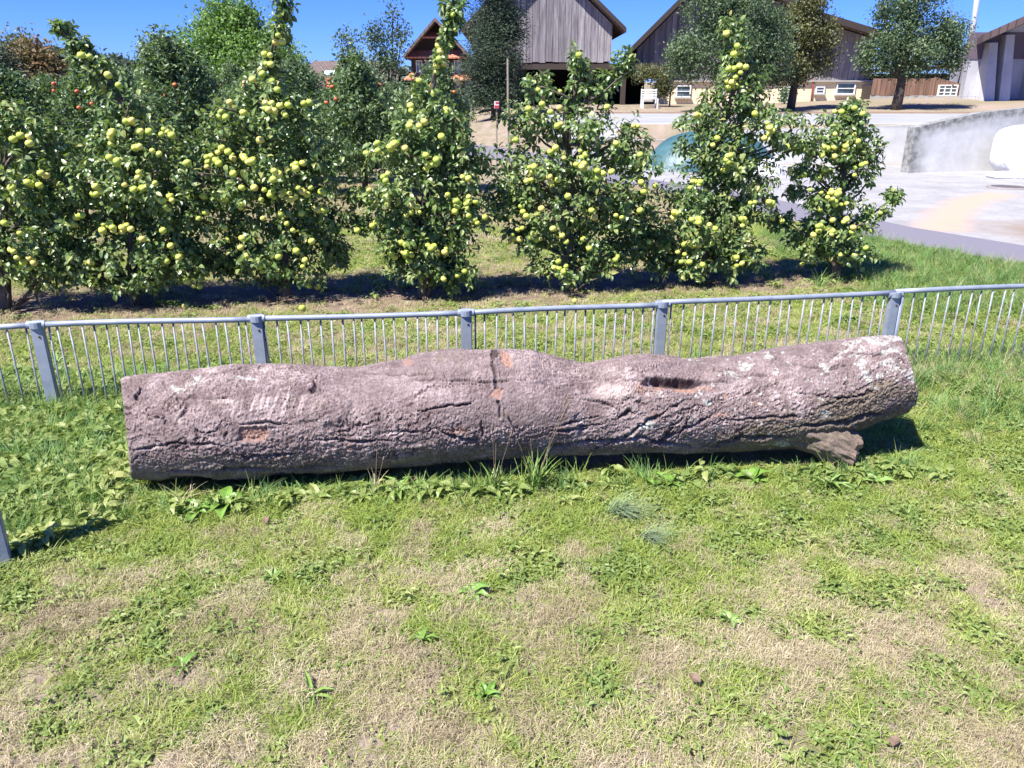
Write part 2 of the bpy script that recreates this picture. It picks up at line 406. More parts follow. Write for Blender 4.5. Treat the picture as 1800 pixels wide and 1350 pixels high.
def front_tree(idx, base, blobs, Yt, leader, apples, label, nshoot, extra=10, seed=0):
    rs = np.random.RandomState(100+seed)
    g = gnd(*base); Yt = g.y; zb = float(terrain(g.x, g.y)); t = root('apple_tree', (g.x, g.y, zb), label, 'tree', 'apple trees in the front orchard row')
    O = np.array([g.x, g.y, zb])
    # trunk
    ld = [Vector((g.x, g.y, zb-.05))]
    for q, (px, py) in enumerate(leader): ld.append(at(px, py, Yt)+Vector((0, rs.uniform(-.04, .04), 0)))
    m = len(ld); rad = [.036*(1-i/(m-1))**.8+.004 for i in range(m)]; rad[0] = .05
    dense = []; dr = []
    for a, b, ra, rb in zip(ld[:-1], ld[1:], rad[:-1], rad[1:]):
        for i in range(4):
            k = i/4; p = a.lerp(b, k); w = Vector((rs.uniform(-1, 1), rs.uniform(-1, 1), 0))*.010; dense.append(p+w); dr.append(ra+(rb-ra)*k)
    dense.append(ld[-1]); dr.append(rad[-1])
    MB().tube(dense, dr, 9).build('trunk', M['bark'], t, smooth=True)
    # blobs -> world
    B = []
    for (px, py, rx, ry) in blobs:
        c = at(px, py, Yt); k = Yt/(FPX*cP-(py-675)*sP)
        B.append((np.array(c), rx*k*(1.22 if rx > 34 else 1.05), ry*k*(1.12 if rx > 34 else 1.0), min(max(rx*k*1.0, .12), .44)))
    # branches from the trunk to each blob
    def trunk_at(z):
        for i in range(len(dense)-1):
            if dense[i].z <= z <= dense[i+1].z: return dense[i]
        return dense[-1] if z > dense[-1].z else dense[1]
    Tp = []
    for c, rx, rz, ry in B:
        for q in range(3 if rx > .2 else 1):
            e = Vector(c)+Vector((rs.uniform(-.7, .7)*rx, rs.uniform(-.8, .5)*ry, rs.uniform(-.4, .6)*rz))
            s = trunk_at(e.z-rs.uniform(.1, .3)); mdl = s.lerp(e, .5)+Vector((rs.uniform(-.04, .04), rs.uniform(-.04, .04), rs.uniform(-.02, .06)))
            if (e-s).length > .12:
                MB().tube([s, s.lerp(mdl, .5)+Vector((0, 0, .015)), mdl, mdl.lerp(e, .5)+Vector((0, 0, .015)), e], [.014, .012, .0095, .007, .004], 6).build('branch', M['bark'], t, smooth=True)
    vol = np.array([(rx*rz+.01)**.8 for c, rx, rz, ry in B]); pr = vol/vol.sum()
    which = rs.choice(len(B), nshoot, p=pr)
    LP, LD, LU, LL = [], [], [], []; TA, TB = [], []
    for w_ in which:
        c, rx, rz, ry = B[w_]
        d = unit(rs.normal(size=3)); rr = rs.uniform(.2, 1.12)**.55
        gd = unit(d*np.array([1, 1, .5])*.8 + rs.normal(size=3)*.45 + np.array([0, 0, rs.uniform(-.8, .6)]))
        ln = rs.uniform(.06, .17)*min(1, .35+rx*2.2); nl = int(5+ln*52); long_ = rs.uniform() < .09 and rx > .14; ln = ln*1.9 if long_ else ln; nl = int(nl*1.5) if long_ else nl
        s0 = c + d*np.maximum(.1, rr-(.25*ln/max(rx, .1)))*np.array([rx, ry, rz])
        sag = rs.uniform(-.1, .5)
        p = s0 - gd*ln*.5; prev = p.copy()
        ang = rs.uniform(0, 6.28)
        ax = unit(np.cross(gd, [.2, .1, .97])); ay = np.cross(gd, ax)
        for i in range(nl):
            f = (i+.3)/nl; q = s0 + gd*ln*(f-.5) + np.array([0, 0, -sag*ln*f*f])
            ang += 2.4; side = ax*math.cos(ang)+ay*math.sin(ang)
            ld_ = unit(side*.95 + gd*(.35+.6*f) + np.array([0, 0, -.35+rs.uniform(-.35, .25)]))
            LP.append(q+side*.008); LD.append(ld_)
            LU.append(unit(np.array([0, 0, .9])+rs.normal(size=3)*.45+d*.75)); LL.append(rs.uniform(.042, .078)*(1-.25*f))
        TA.append(p); TB.append(s0+gd*ln*.5+np.array([0, 0, -sag*ln]))
    LP, LD, LU, LL = map(np.array, (LP, LD, LU, LL)); keep = LP[:, 2] > zb+.09
    LP, LD, LU, LL = LP[keep], LD[keep], LU[keep], LL[keep]; n = len(LP)
    tint = np.clip(rs.normal(.47, .27, n)+.25*fbm(LP[:, 0]*4, LP[:, 2]*4, LP[:, 1]*4, s=seed), 0, .99)
    # the 300 that show largest: nearest to the camera and outermost
    sc = LP[:, 1]*1.0 - LL*6 + rs.uniform(0, .12, n); order = np.argsort(sc); big = order[:300] if n > 600 else order[:0]; rest = order[len(big):]
    Vv, Ff, k = leafgeo(LP[rest]-O, LD[rest], LU[rest], LL[rest], rs.uniform(.45, .62, len(rest)), fold=rs.uniform(.1, .6), droop=.22)
    link('foliage', npmesh('foliage', Vv, Ff, {'tint': np.repeat(tint[rest], k)}, False, [M['leaf']]), t, kind='stuff')
    for j in big:
        d = Vector(LD[j]).normalized(); u = Vector(LU[j]); s = d.cross(u).normalized(); nn = s.cross(d)
        mt = Matrix(((s.x, d.x, nn.x, 0), (s.y, d.y, nn.y, 0), (s.z, d.z, nn.z, 0), (0, 0, 0, 1)))
        o = link('leaf', leafproto[j % 5], t); o.matrix_local = Matrix.Translation(Vector(LP[j]-O)) @ mt @ Matrix.Scale(float(LL[j])*1.05, 4)
    Vv, Ff = twigs(np.array(TA)-O, np.array(TB)-O, .0028, .0014)
    link('twigs', npmesh('twigs', Vv, Ff, None, True, [M['bark']]), t, kind='stuff')
    # apples
    def place(px, py, back=0.0):
        best = None
        for c, rx, rz, ry in B:
            p = np.array(at(px, py, Yt)); e = ((p[0]-c[0])/rx)**2+((p[2]-c[2])/rz)**2
            dep = ry*math.sqrt(max(.12, 1-e)) if e < 1.4 else 0
            if best is None or dep > best: best = dep
        p = at(px, py, Yt-(best or 0)*.97-.02+back)
        o = link('apple', AP[rs.randint(3)], t); o.location = p-Vector(O); o.rotation_euler = (rs.uniform(-.5, .5), rs.uniform(-.5, .5), rs.uniform(0, 6.28))
    for a in apples: place(*a, rs.uniform(-.045, .045))
    for q in range(extra):
        c, rx, rz, ry = B[rs.choice(len(B), p=pr)]
        if rx < .16: continue
        a = rs.uniform(0, 6.28); r_ = rs.uniform(.2, .9)
        P = c+np.array([math.cos(a)*rx*r_, 0, math.sin(a)*rz*r_]); u_, v_ = topx(P)
        for k in range(rs.randint(1, 5)): place(u_+rs.uniform(-13, 13), v_+rs.uniform(-11, 11), rs.uniform(-.02, .10))
    return t

APX = [
 [(50,240),(52,252),(81,309),(72,304),(20,330),(8,392),(35,410)],
 [(143,97),(158,99),(209,150),(190,132),(195,253),(247,231),(262,231),(245,258),(238,260),(268,265),(280,270),(193,277),(206,283),(244,303),(242,312),(219,325),(273,322),(264,343),(272,345),(255,345),(285,353),(302,352),(290,363),(296,368),(143,378),(134,382),(130,395),(160,462),(250,420),(300,432),(215,400),(180,405),(328,494),(340,503),(351,504)],
 [(489,62),(485,74),(496,73),(465,95),(475,97),(468,112),(476,113),(461,130),(444,140),(404,180),(389,196),(397,206),(386,205),(428,198),(467,181),(492,186),(507,185),(502,203),(472,193),(457,246),(383,268),(390,260),(401,267),(363,276),(371,275),(431,280),(482,301),(490,306),(481,315),(357,345),(377,340),(398,350),(532,337),(546,330),(540,342),(565,337),(447,330),(425,330),(492,377),(482,347),(462,384),(504,393),(530,375),(515,405),(423,435),(426,419),(548,424),(521,441),(543,503),(558,505),(457,469),(461,477),(394,400)],
 [(797,26),(801,52),(771,80),(774,91),(782,98),(772,104),(768,115),(767,127),(780,112),(737,142),(752,153),(761,164),(720,221),(737,222),(746,214),(776,240),(749,273),(767,281),(649,334),(679,343),(681,359),(655,397),(662,391),(628,405),(714,379),(722,373),(737,374),(733,364),(723,361),(804,362),(800,372),(808,358),(823,379),(834,386),(839,392),(852,382),(694,452),(716,406),(823,314),(813,311),(758,436),(763,433),(752,431)],
 [(946,158),(984,161),(953,183),(930,200),(929,191),(983,190),(986,218),(980,221),(901,247),(907,246),(934,316),(926,318),(910,404),(918,401),(972,402),(988,414),(995,425),(995,468),(991,477),(1018,97),(1114,221),(1121,222),(1083,252),(1067,188),(1020,265),(1030,272),(1060,305),(1075,302),(1040,370),(1045,382),(1125,370),(1052,312),(1050,300),(1125,272),(1086,258)],
 [(1277,59),(1296,81),(1297,92),(1290,95),(1281,121),(1290,121),(1300,116),(1311,118),(1302,128),(1293,136),(1224,202),(1228,204),(1327,200),(1344,243),(1261,243),(1349,217),(1353,225),(1280,285),(1284,290),(1277,281),(1352,355),(1357,357),(1228,391),(1247,395),(1257,402),(1259,412),(1263,425),(1295,467),(1304,463),(1320,458),(1253,255),(1222,320),(1232,323),(1213,330),(1180,385),(1140,425)],
 [(1468,236),(1454,261),(1467,275),(1445,274),(1502,237),(1522,287),(1515,290),(1503,295),(1502,308),(1487,257),(1395,258),(1417,263),(1463,350),(1455,347),(1468,340),(1458,340),(1473,347),(1483,390),(1488,386),(1498,408),(1500,400),(1438,398),(1462,412),(1430,413),(1478,448),(1488,443),(1503,448),(1522,436),(1410,464),(1502,190),(1516,200),(1441,368)],
]
TREES = [
 ((10, 545), [(10,200,60,40),(78,250,45,45),(88,335,48,60),(80,480,40,26),(20,270,95,60),(-10,360,120,70),(45,430,85,60),(-30,460,90,50)], [(5,420),(10,300),(15,180)], 'apple tree with yellow apples cut off by the left picture edge', 420),
 ((235, 536), [(112,48,16,12),(135,75,20,16),(150,105,28,22),(185,135,34,30),(215,185,48,36),(245,245,75,45),(235,310,120,55),(165,360,90,50),(290,370,75,55),(215,430,130,50),(240,484,80,24),(130,455,60,38),(310,450,55,38)], [(232,440),(235,330),(232,230),(200,150),(150,90),(100,38)], 'apple tree with long leader curving to the left, leftmost full tree of the front row', 720),
 ((500, 524), [(500,10,18,22),(495,50,20,25),(470,105,22,26),(478,160,55,30),(470,215,95,38),(400,262,65,35),(545,270,60,40),(470,310,120,50),(400,360,75,45),(550,375,65,45),(480,420,110,45),(505,472,76,24),(400,455,50,22),(590,440,32,30)], [(498,430),(490,330),(478,230),(465,150),(478,90),(492,30),(500,-10)], 'tall apple tree with leader of apples rising to the picture top beside the house roof', 760),
 ((745, 524), [(798,8,24,20),(796,40,13,16),(786,70,9,16),(772,105,7,20),(742,158,30,22),(765,215,72,42),(720,270,75,40),(800,285,60,42),(740,335,105,42),(640,345,32,20),(800,375,60,38),(700,385,60,40),(635,395,26,16),(745,425,75,34),(745,468,60,24),(790,480,45,34),(700,450,24,18)], [(742,440),(748,340),(752,240),(755,170),(772,100),(795,20)], 'apple tree with a hanging chain of apples in front of the timber house', 700),
 ((1002, 512), [(1015,105,20,26),(950,150,30,30),(1020,160,28,40),(1095,120,20,40),(1060,150,22,26),(940,210,55,34),(1040,225,70,40),(1105,260,45,36),(940,290,75,45),(1060,310,85,50),(900,345,50,38),(990,370,85,45),(1010,468,70,24),(1100,375,55,42),(940,415,50,22),(1030,440,50,38),(1085,440,40,30)], [(1000,430),(1002,330),(1000,240),(1010,160),(1015,90)], 'broad apple tree with several upright shoots in front of the grey barn', 700),
 ((1240, 498), [(1285,55,30,22),(1298,95,34,24),(1300,135,52,24),(1295,180,64,28),(1235,215,45,32),(1335,225,75,30),(1400,255,42,20),(1255,270,65,38),(1300,300,60,34),(1215,340,62,38),(1310,350,58,36),(1230,400,85,42),(1240,458,70,24),(1140,420,52,42),(1290,440,52,34),(1180,455,60,24)], [(1236,430),(1240,340),(1262,250),(1285,170),(1292,90),(1290,40)], 'apple tree crowned by a dense cluster of yellow apples before the beige brick wall', 700),
 ((1468, 492), [(1500,190,28,18),(1485,222,42,26),(1460,255,55,26),(1515,265,34,34),(1500,305,40,30),(1425,300,38,14),(1455,350,50,22),(1400,335,20,12),(1470,395,60,26),(1540,372,30,14),(1570,345,16,10),(1440,425,50,28),(1495,440,42,24),(1375,388,30,12)], [(1466,440),(1478,370),(1482,300),(1488,240),(1502,180)], 'small gappy apple tree with a branch reaching right, last of the front row', 400),
]
for i, (b, bl, ld, lab, ns) in enumerate(TREES):
    front_tree(i, b, bl, 0, ld, APX[i], lab, int(ns*1.16), extra=(20 if i else 12), seed=i)

# ------------------------------------------------------------------ stakes beside the trees
def stake(px, ptop, Y, wd, label):
    p = at(px, ptop, Y); zb = float(terrain(p.x, Y)); b = MB()
    b.tube([(p.x+.01, Y, zb-.1), (p.x, Y, (zb+p.z)/2), (p.x-.005, Y, p.z-.01), (p.x-.005, Y, p.z)], [wd*1.02, wd, wd*.97, wd*.85], 10)
    o = link('wooden_stake', b.mesh('wooden_stake', M['stake'], off=(p.x, Y, zb)), label=label, category='stake', group='stakes in the orchard rows'); o.location = (p.x, Y, zb)
g0 = gnd(1000, 508).y
stake(995, 184, g0-.08, .022, 'pale wooden stake in front of the broad apple tree by the barn')
stake(473, 216, gnd(500, 520).y+.1, .026, 'dark stake inside the tall apple tree left of the timber house')
stake(893, 104, 17.0, .024, 'slim grey stake before the dark fir')
stake(222, 215, gnd(235, 535).y+.15, .022, 'thin stake hidden in the tree with the curved leader')

# ------------------------------------------------------------------ generic tree of leaf clumps
def clump_tree(name, label, cat, blobs, Y, leaf, n, mat, trunk=None, group=None, depth=1.0, bmat='bark_far', up=.5, seed=1, apples=0, limbs=True, fir=False, z0=None):
    rs = np.random.RandomState(500+seed)
    if trunk is None: trunk = (np.mean([b[0] for b in blobs[-2:]]), 200, .12)
    tb = at(trunk[0], 168, Y); zb = float(terrain(tb.x, Y)); t = root(name, (tb.x, Y, zb), label, cat, group)
    O = np.array([tb.x, Y, zb]); B = []
    for px, py, rx, ry in blobs:
        c = np.array(at(px, py, Y)); k = Y/(FPX*cP-(py-675)*sP); B.append((c, rx*k, ry*k*1.04, rx*k*depth))
    topc = max(B, key=lambda q: q[0][2])[0]; tr = trunk[2]
    mid = Vector((tb.x, Y, zb)).lerp(Vector(topc), .45); mid.x = mid.x*.6+tb.x*.4
    MB().tube([(tb.x, Y, zb-.2), (tb.x+tr*.3, Y, zb+.7), mid, topc], [tr*1.25, tr, tr*.7, tr*.2], 9).build('trunk', M[bmat], t, smooth=True)
    if limbs:
        for c, rx, rz, ry in B:
            s = Vector((tb.x, Y, zb)).lerp(mid, rs.uniform(.7, 1.0)); e = Vector(c)
            MB().tube([s, s.lerp(e, .5)+Vector((0, 0, .1)), e], [tr*.5, tr*.32, tr*.12], 6).build('limb', M[bmat], t, smooth=True)
    if not fir or True:
        B2_ = []
        for c, rx, rz, ry in B:
            B2_.append((c, rx*.72, rz*.72, ry*.72))
            for q in range(7):
                dd = unit(rs.normal(size=3)); f_ = rs.uniform(.28, .48); B2_.append((c+dd*np.array([rx, ry, rz])*(1.02-f_), rx*f_, rz*f_*.85, ry*f_))
        B_in, B = B, B2_
    vol = np.array([rx*rz for c, rx, rz, ry in B])**.95; pr = vol/vol.sum()
    nc = max(20, n//14); wh = rs.choice(len(B), nc, p=pr)
    C = np.array([B[i][0] for i in wh]); Rd = np.array([[B[i][1], B[i][3], B[i][2]] for i in wh])
    d = unit(rs.normal(size=(nc, 3))); rr = rs.uniform(.25, 1.0, (nc, 1))**.45
    cc = C+d*rr*Rd*(1+.12*rs.normal(size=(nc, 1)))
    m = 14; P = np.repeat(cc, m, 0)+rs.normal(size=(nc*m, 3))*leaf*1.5
    D = unit(np.repeat(d, m, 0)*.5+rs.normal(size=(nc*m, 3))*.8+np.array([0, 0, up-.6])); U = unit(np.repeat(d, m, 0)*1.1+np.repeat(rs.normal(size=(nc, 3))*.35, m, 0)+rs.normal(size=(nc*m, 3))*.4+np.array([0, 0, .35]))
    if fir: D[:, 2] = D[:, 2]*.3-.1; D = unit(D)
    L = rs.uniform(.7, 1.3, nc*m)*leaf
    tint = np.clip(np.repeat(rs.normal(.42, .22, nc)+.25*fbm(cc[:, 0]*1.3, cc[:, 2]*1.6, cc[:, 1], s=seed, o=2), m)+rs.normal(0, .16, nc*m), 0, 1)
    ok = P[:, 2] > zb+.1; P, D, U, L, tint = P[ok], D[ok], U[ok], L[ok], tint[ok]
    Vv, Ff, k = leafgeo(P-O, D, U, L, .25 if fir else .55, fine=False)
    link('crown', npmesh('crown', Vv, Ff, {'tint': np.repeat(tint, k)}, False, [M[mat]]), t)
    for q in range(apples):
        i = rs.randint(len(B)); a = unit(rs.normal(size=3)); a[1] = -abs(a[1]); p = B[i][0]+a*np.array([B[i][1], B[i][3], B[i][2]])*.95
        if p[2] < zb+.3: continue
        o = link('apple', APR, t); o.location = Vector(p-O)
    return t

# back orchard rows: a few trees modelled, then copied with all their parts
def orchard_proto(seed, red, H, n):
    bl = []; rs = np.random.RandomState(seed); Y0 = 20.0
    t = root('apple_tree', (0, 0, 0), 'x', 'tree', 'x')
    MB().tube([(0, 0, -.1), (.03, 0, H*.3), (-.02, .02, H*.65), (0, 0, H)], [.06, .045, .03, .008], 8).build('trunk', M['bark_far'], t, smooth=True)
    B = []
    for i in range(9):
        z = .55+(H-.75)*i/8; w = .92*(1-.60*(i/8)**2)*rs.uniform(.8, 1.15)
        B.append((np.array([rs.uniform(-.15, .15), rs.uniform(-.1, .1), z]), w, .26, w*.9))
    for i in range(5):
        a = rs.uniform(0, 6.28); z = rs.uniform(.5, H*.7); e = (math.cos(a)*.5, math.sin(a)*.5, z+.3)
        MB().tube([(0, 0, z), (e[0]*.5, e[1]*.5, z+.18), e], [.02, .014, .006], 5).build('branch', M['bark_far'], t, smooth=True)
    nc = n//10; wh = rs.choice(9, nc); C = np.array([B[i][0] for i in wh]); Rd = np.array([[B[i][1], B[i][3], B[i][2]] for i in wh])
    d = unit(rs.normal(size=(nc, 3))); cc = C+d*rs.uniform(.2, 1.05, (nc, 1))**.5*Rd
    # thin upright shoots on top
    ns = 5; sh = []
    for i in range(ns):
        x0, y0 = rs.uniform(-.18, .18, 2); hh = rs.uniform(.2, .65); q = np.arange(0, hh, .035)
        sh.append(np.stack([x0+q*rs.uniform(-.2, .2), y0+q*0, H-.35+q], 1))
    sh = np.concatenate(sh); P = np.concatenate([np.repeat(cc, 10, 0)+rs.normal(size=(nc*10, 3))*.055, np.repeat(sh, 3, 0)])
    m = len(P); D = unit(rs.normal(size=(m, 3))+np.array([0, 0, -.2])); U = unit(rs.normal(size=(m, 3))*.6+np.array([0, 0, 1])); L = rs.uniform(.055, .10, m)
    tint = np.clip(rs.normal(.45, .25, m)+.25*vn(P[:, 0]*4, P[:, 1]*4, P[:, 2]*4), 0, 1)
    Vv, Ff, k = leafgeo(P, D, U, L, .55, fine=False)
    link('crown', npmesh('crown', Vv, Ff, {'tint': np.repeat(tint, k)}, False, [M['leaf_far']]), t)
    for q in range(red):
        i = rs.randint(1, 8); a = unit(rs.normal(size=3)); p = B[i][0]+a*np.array([B[i][1], B[i][3], B[i][2]])*.98
        for z in range(rs.randint(1, 4)):
            o = link('apple', APR if seed != 3 else AP[1], t); o.location = Vector(p)+Vector((rs.uniform(-.06, .06), 0, rs.uniform(-.06, .06)))
    return t
protos = [orchard_proto(1, 9, 2.15, 9500), orchard_proto(2, 12, 2.3, 9500), orchard_proto(3, 9, 2.1, 9500), orchard_proto(4, 5, 2.5, 9500)]
used = set()
def put_orchard(x, y, k, label, group, s=1.0, rz=0):
    pr = protos[k]
    if k not in used: used.add(k); r = pr
    else:
        r = pr.copy(); SC.collection.objects.link(r)
        for ch in pr.children: copyo(ch, r)
    r.location = (x, y, float(terrain(x, y))); r.rotation_euler[2] = rz; r.scale = (s, s, s); r['label'] = label; r['group'] = group
rr_ = random.Random(5); NUM = ['one', 'two', 'three', 'four', 'five', 'six', 'seven', 'eight', 'nine', 'ten', 'eleven', 'twelve', 'thirteen', 'fourteen', 'fifteen', 'sixteen']
rows = [(13.4, 1.25, -9.0, -1.3, 'second', ''), (15.6, 1.3, -11, -1.9, 'third', ''), (18.2, 1.4, -13, -2.2, 'fourth', ''), (21.5, 1.5, -15, -2.6, 'fifth', ''), (26.0, 1.8, -19, -3.2, 'sixth', '')]
for (y0, st, xa, xb, nm, ds) in rows:
    x = xa; i = 0
    while x < xb:
        ppx = 900+FPX*x/(FPX*cP)*FPX*cP/(y0+(x+3)*.19) if False else 900+(x/(y0+(x+3)*.19))*1450
        if nm in ('third', 'fourth', 'fifth', 'sixth') and 705 < ppx < 835: x += .5; continue
        yy_ = y0+(x+3)*.19+rr_.uniform(-.2, .2)
        sc = rr_.uniform(.86, 1.04)*dict(second=.95, third=.90, fourth=.86, fifth=.84, sixth=.86)[nm]
        put_orchard(x, yy_, rr_.randrange(4), f'apple tree number {NUM[i]} from the left in the {nm} orchard row', f'apple trees of the {nm} row', sc, rr_.uniform(0, 6.28))
        x += st*rr_.uniform(.85, 1.15); i += 1
# tall young shoots that stick up against the sky
clump_tree('pear_tree', 'thin upright tree with open shoots against the sky above the brown roof', 'tree', [(612,85,16,28),(622,105,14,22),(600,70,8,18),(615,140,34,26)], 25, .09, 1500, 'leaf_grey', (612, 200, .05), seed=3)
clump_tree('pear_tree', 'open feathery tree left of the timber house with three spiky tips', 'tree', [(690,22,7,24),(668,60,14,26),(690,72,16,30),(708,62,8,24),(650,70,6,20),(675,120,36,34)], 24, .09, 2600, 'leaf_grey', (688, 200, .06), seed=4)
clump_tree('pear_tree', 'thin shoot standing up alone right of the curved leader', 'tree', [(248,75,5,22),(260,80,5,24),(256,110,12,16),(255,140,30,22)], 22, .08, 900, 'leaf_far', (256, 200, .05), seed=5, apples=4)
# ------------------------------------------------------------------ big trees behind
clump_tree('walnut_tree', 'large round bright green tree rising behind the left orchard', 'tree', [(400,50,62,50),(345,100,58,60),(440,85,75,60),(500,120,42,50),(395,150,100,60),(480,180,70,50),(310,160,50,50),(420,25,34,24)], 40, .18, 40000, 'leaf_bright', (420, 200, .3), seed=6)
clump_tree('fir_tree', 'dense dark fir between the timber house and the grey barn', 'tree', [(872,-130,10,26),(872,-90,20,26),(872,-50,30,26),(873,-12,40,24),(872,24,48,24),(870,58,56,22),(878,92,62,22),(868,126,66,20),(885,158,60,20),(850,172,48,20)], 30, .12, 42000, 'leaf_fir', (872, 200, .2), seed=7, fir=True, depth=.9)
clump_tree('old_apple_tree', 'large grey green apple tree in front of the right hand barn gable', 'tree', [(1250,20,62,50),(1320,15,60,50),(1230,75,62,40),(1300,75,75,50),(1350,70,50,50),(1215,115,48,26),(1290,125,70,26),(1360,115,40,30)], 30, .10, 30000, 'leaf_grey', (1300, 200, .17), seed=8)
clump_tree('plum_tree', 'olive brown tree beside the large apple tree, before the barn boards', 'tree', [(1420,10,44,34),(1415,50,50,34),(1440,70,42,30),(1400,100,44,32),(1440,110,26,24),(1385,130,40,18),(1340,138,30,12)], 31.5, .11, 15000, 'leaf_olive', (1392, 200, .14), seed=9)
clump_tree('young_apple_tree', 'wide apple tree with dark trunk on the slope before the brown shed', 'tree', [(1610,10,50,40),(1580,50,52,32),(1650,50,46,32),(1560,85,50,30),(1620,90,60,32),(1665,85,36,34),(1545,112,34,18),(1600,118,50,18),(1660,115,28,18),(1520,105,20,16),(1550,20,14,22),(1690,50,16,10)], 31, .10, 22000, 'leaf_grey', (1578, 200, .17), seed=10)
clump_tree('garden_shrub', 'small green shrub climbing beside the door in the beige wall', 'shrub', [(1380,160,9,13),(1378,175,11,10)], 35.5, .09, 700, 'leaf_far', (1380, 200, .03), seed=11, limbs=False)
clump_tree('vine', 'vine hanging over the shed opening at the corner of the brick wall', 'shrub', [(1150,128,38,10),(1170,145,16,16),(1120,130,22,8),(1165,160,12,12)], 33.8, .10, 2600, 'leaf_olive', (1178, 200, .03), seed=12)
clump_tree('rusty_tree', 'brown and orange tinged tree at the edge of the left wood', 'tree', [(50,115,45,35),(80,130,40,35),(45,150,45,35),(100,150,36,34)], 60, .35, 6000, 'leaf_rust', (60, 200, .3), seed=13)
clump_tree('bare_topped_tree', 'greyish tree poking above the rusty tree on the left', 'tree', [(36,78,18,12),(28,98,20,16),(50,92,14,14)], 64, .33, 1100, 'leaf_olive', (36, 200, .25), seed=14)
clump_tree('dark_fir', 'dark fir at the far left picture edge', 'tree', [(2,110,26,30),(10,160,34,40),(-14,130,30,40)], 52, .3, 7000, 'leaf_fir', (4, 200, .25), seed=15, fir=True)
clump_tree('rusty_tree', 'orange brown tree behind the bright green tree on its left side', 'tree', [(285,95,14,13),(300,115,24,18),(270,120,20,14)], 70, .35, 2200, 'leaf_rust', (285, 200, .25), seed=16)
clump_tree('dark_broadleaf_tree', 'dark green tree below the skyline between curved leader and shoot', 'tree', [(200,130,34,22),(240,140,40,24),(160,150,34,26),(280,145,30,20)], 58, .3, 7000, 'leaf_wood', (215, 200, .25), seed=17)
# far wooded hill
def wood(name, pts, Y, label, n, leaf, mat):
    rs = np.random.RandomState(77); P = []; 
    for _ in range(n):
        px = rs.uniform(pts[0][0], pts[-1][0]); top = np.interp(px, [p[0] for p in pts], [p[1] for p in pts]) + 5*vn(px*.17, 1)+3*vn(px*.6, 3)
        py = top+rs.uniform(0, 1)**1.3*60; P.append(at(px, py, Y+(60-(py-top))*-.3+rs.uniform(-4, 4)))
    P = np.array(P); m = len(P); D = unit(rs.normal(size=(m, 3))); U = unit(rs.normal(size=(m, 3))*.5+np.array([0, -.4, 1])); 
    tint = np.clip(.45+.3*vn(P[:, 0]*.3, P[:, 2]*.5, P[:, 1]*.2)+rs.normal(0, .12, m), 0, 1)
    Vv, Ff, k = leafgeo(P, D, U, rs.uniform(.7, 1.4, m)*leaf, .8, fine=False)
    link(name, npmesh(name, Vv, Ff, {'tint': np.repeat(tint, k)}, False, [M[mat]]), kind='stuff', label=label, category='woodland')
wood('woodland', [(-500, 80), (0, 95), (120, 98), (200, 108), (260, 118), (330, 120), (560, 125), (800, 130)], 190, 'distant dark wood along the skyline behind the left orchard', 16000, 1.7, 'leaf_wood')

# ------------------------------------------------------------------ building materials
n = N('weathered_board'); ri = n.n('ShaderNodeObjectInfo').outputs['Random']; v = n.map(n.geo(), (9, 9, .6)); f = n.noise(1.6, 7, v, .7)
c = n.ramp(f, [(.25, (.085, .08, .085)), (.5, (.24, .225, .235)), (.75, (.42, .40, .41))])
c = n.mix(1.0, c, n.ramp(ri, [(0, (.68, .66, .68)), (.5, (.95, .93, .95)), (1, (1.2, 1.17, 1.15))]), 'MULTIPLY'); M['board'] = n.bsdf(c, .9, f, .5, .02)
n = N('brown_board'); ri = n.n('ShaderNodeObjectInfo').outputs['Random']; v = n.map(n.geo(), (9, 9, .6)); f = n.noise(1.6, 7, v, .7)
c = n.ramp(f, [(.25, (.09, .05, .035)), (.5, (.20, .12, .085)), (.75, (.33, .21, .15))])
c = n.mix(1.0, c, n.ramp(ri, [(0, (.75, .72, .7)), (1, (1.15, 1.1, 1.1))]), 'MULTIPLY'); M['board_brown'] = n.bsdf(c, .9, f, .5, .02)
M['dark_timber'] = simple('dark_timber', (.045, .032, .026), .85, .35, 3)
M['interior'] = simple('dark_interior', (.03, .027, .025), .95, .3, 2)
def tiles(name, a, b, sx, sz):
    n = N(name); x = n.n('ShaderNodeTexBrick'); n.l(n.map(n.geo(), (sx, sx, sz)), x.inputs['Vector']); f = n.noise(5, 6, n.geo())
    x.inputs['Color1'].default_value = (*a, 1); x.inputs['Color2'].default_value = (*b, 1); x.inputs['Mortar'].default_value = (a[0]*.4, a[1]*.4, a[2]*.4, 1)
    x.inputs['Scale'].default_value = 1; x.inputs['Mortar Size'].default_value = .03; x.inputs['Brick Width'].default_value = .3; x.inputs['Row Height'].default_value = .3
    return n.bsdf(n.mix(f, n.mix(.6, x.outputs[0], a), x.outputs[0]), .8, x.outputs['Fac'], -.4, .03)
M['red_tiles'] = tiles('red_roof_tiles', (.50, .19, .11), (.66, .32, .20), 1, 1.3)
M['brown_tiles'] = tiles('brown_roof_tiles', (.13, .095, .085), (.19, .14, .12), 1, 1.3)
M['dark_tiles'] = tiles('dark_roof_tiles', (.10, .07, .065), (.15, .10, .09), 1, 1.3)
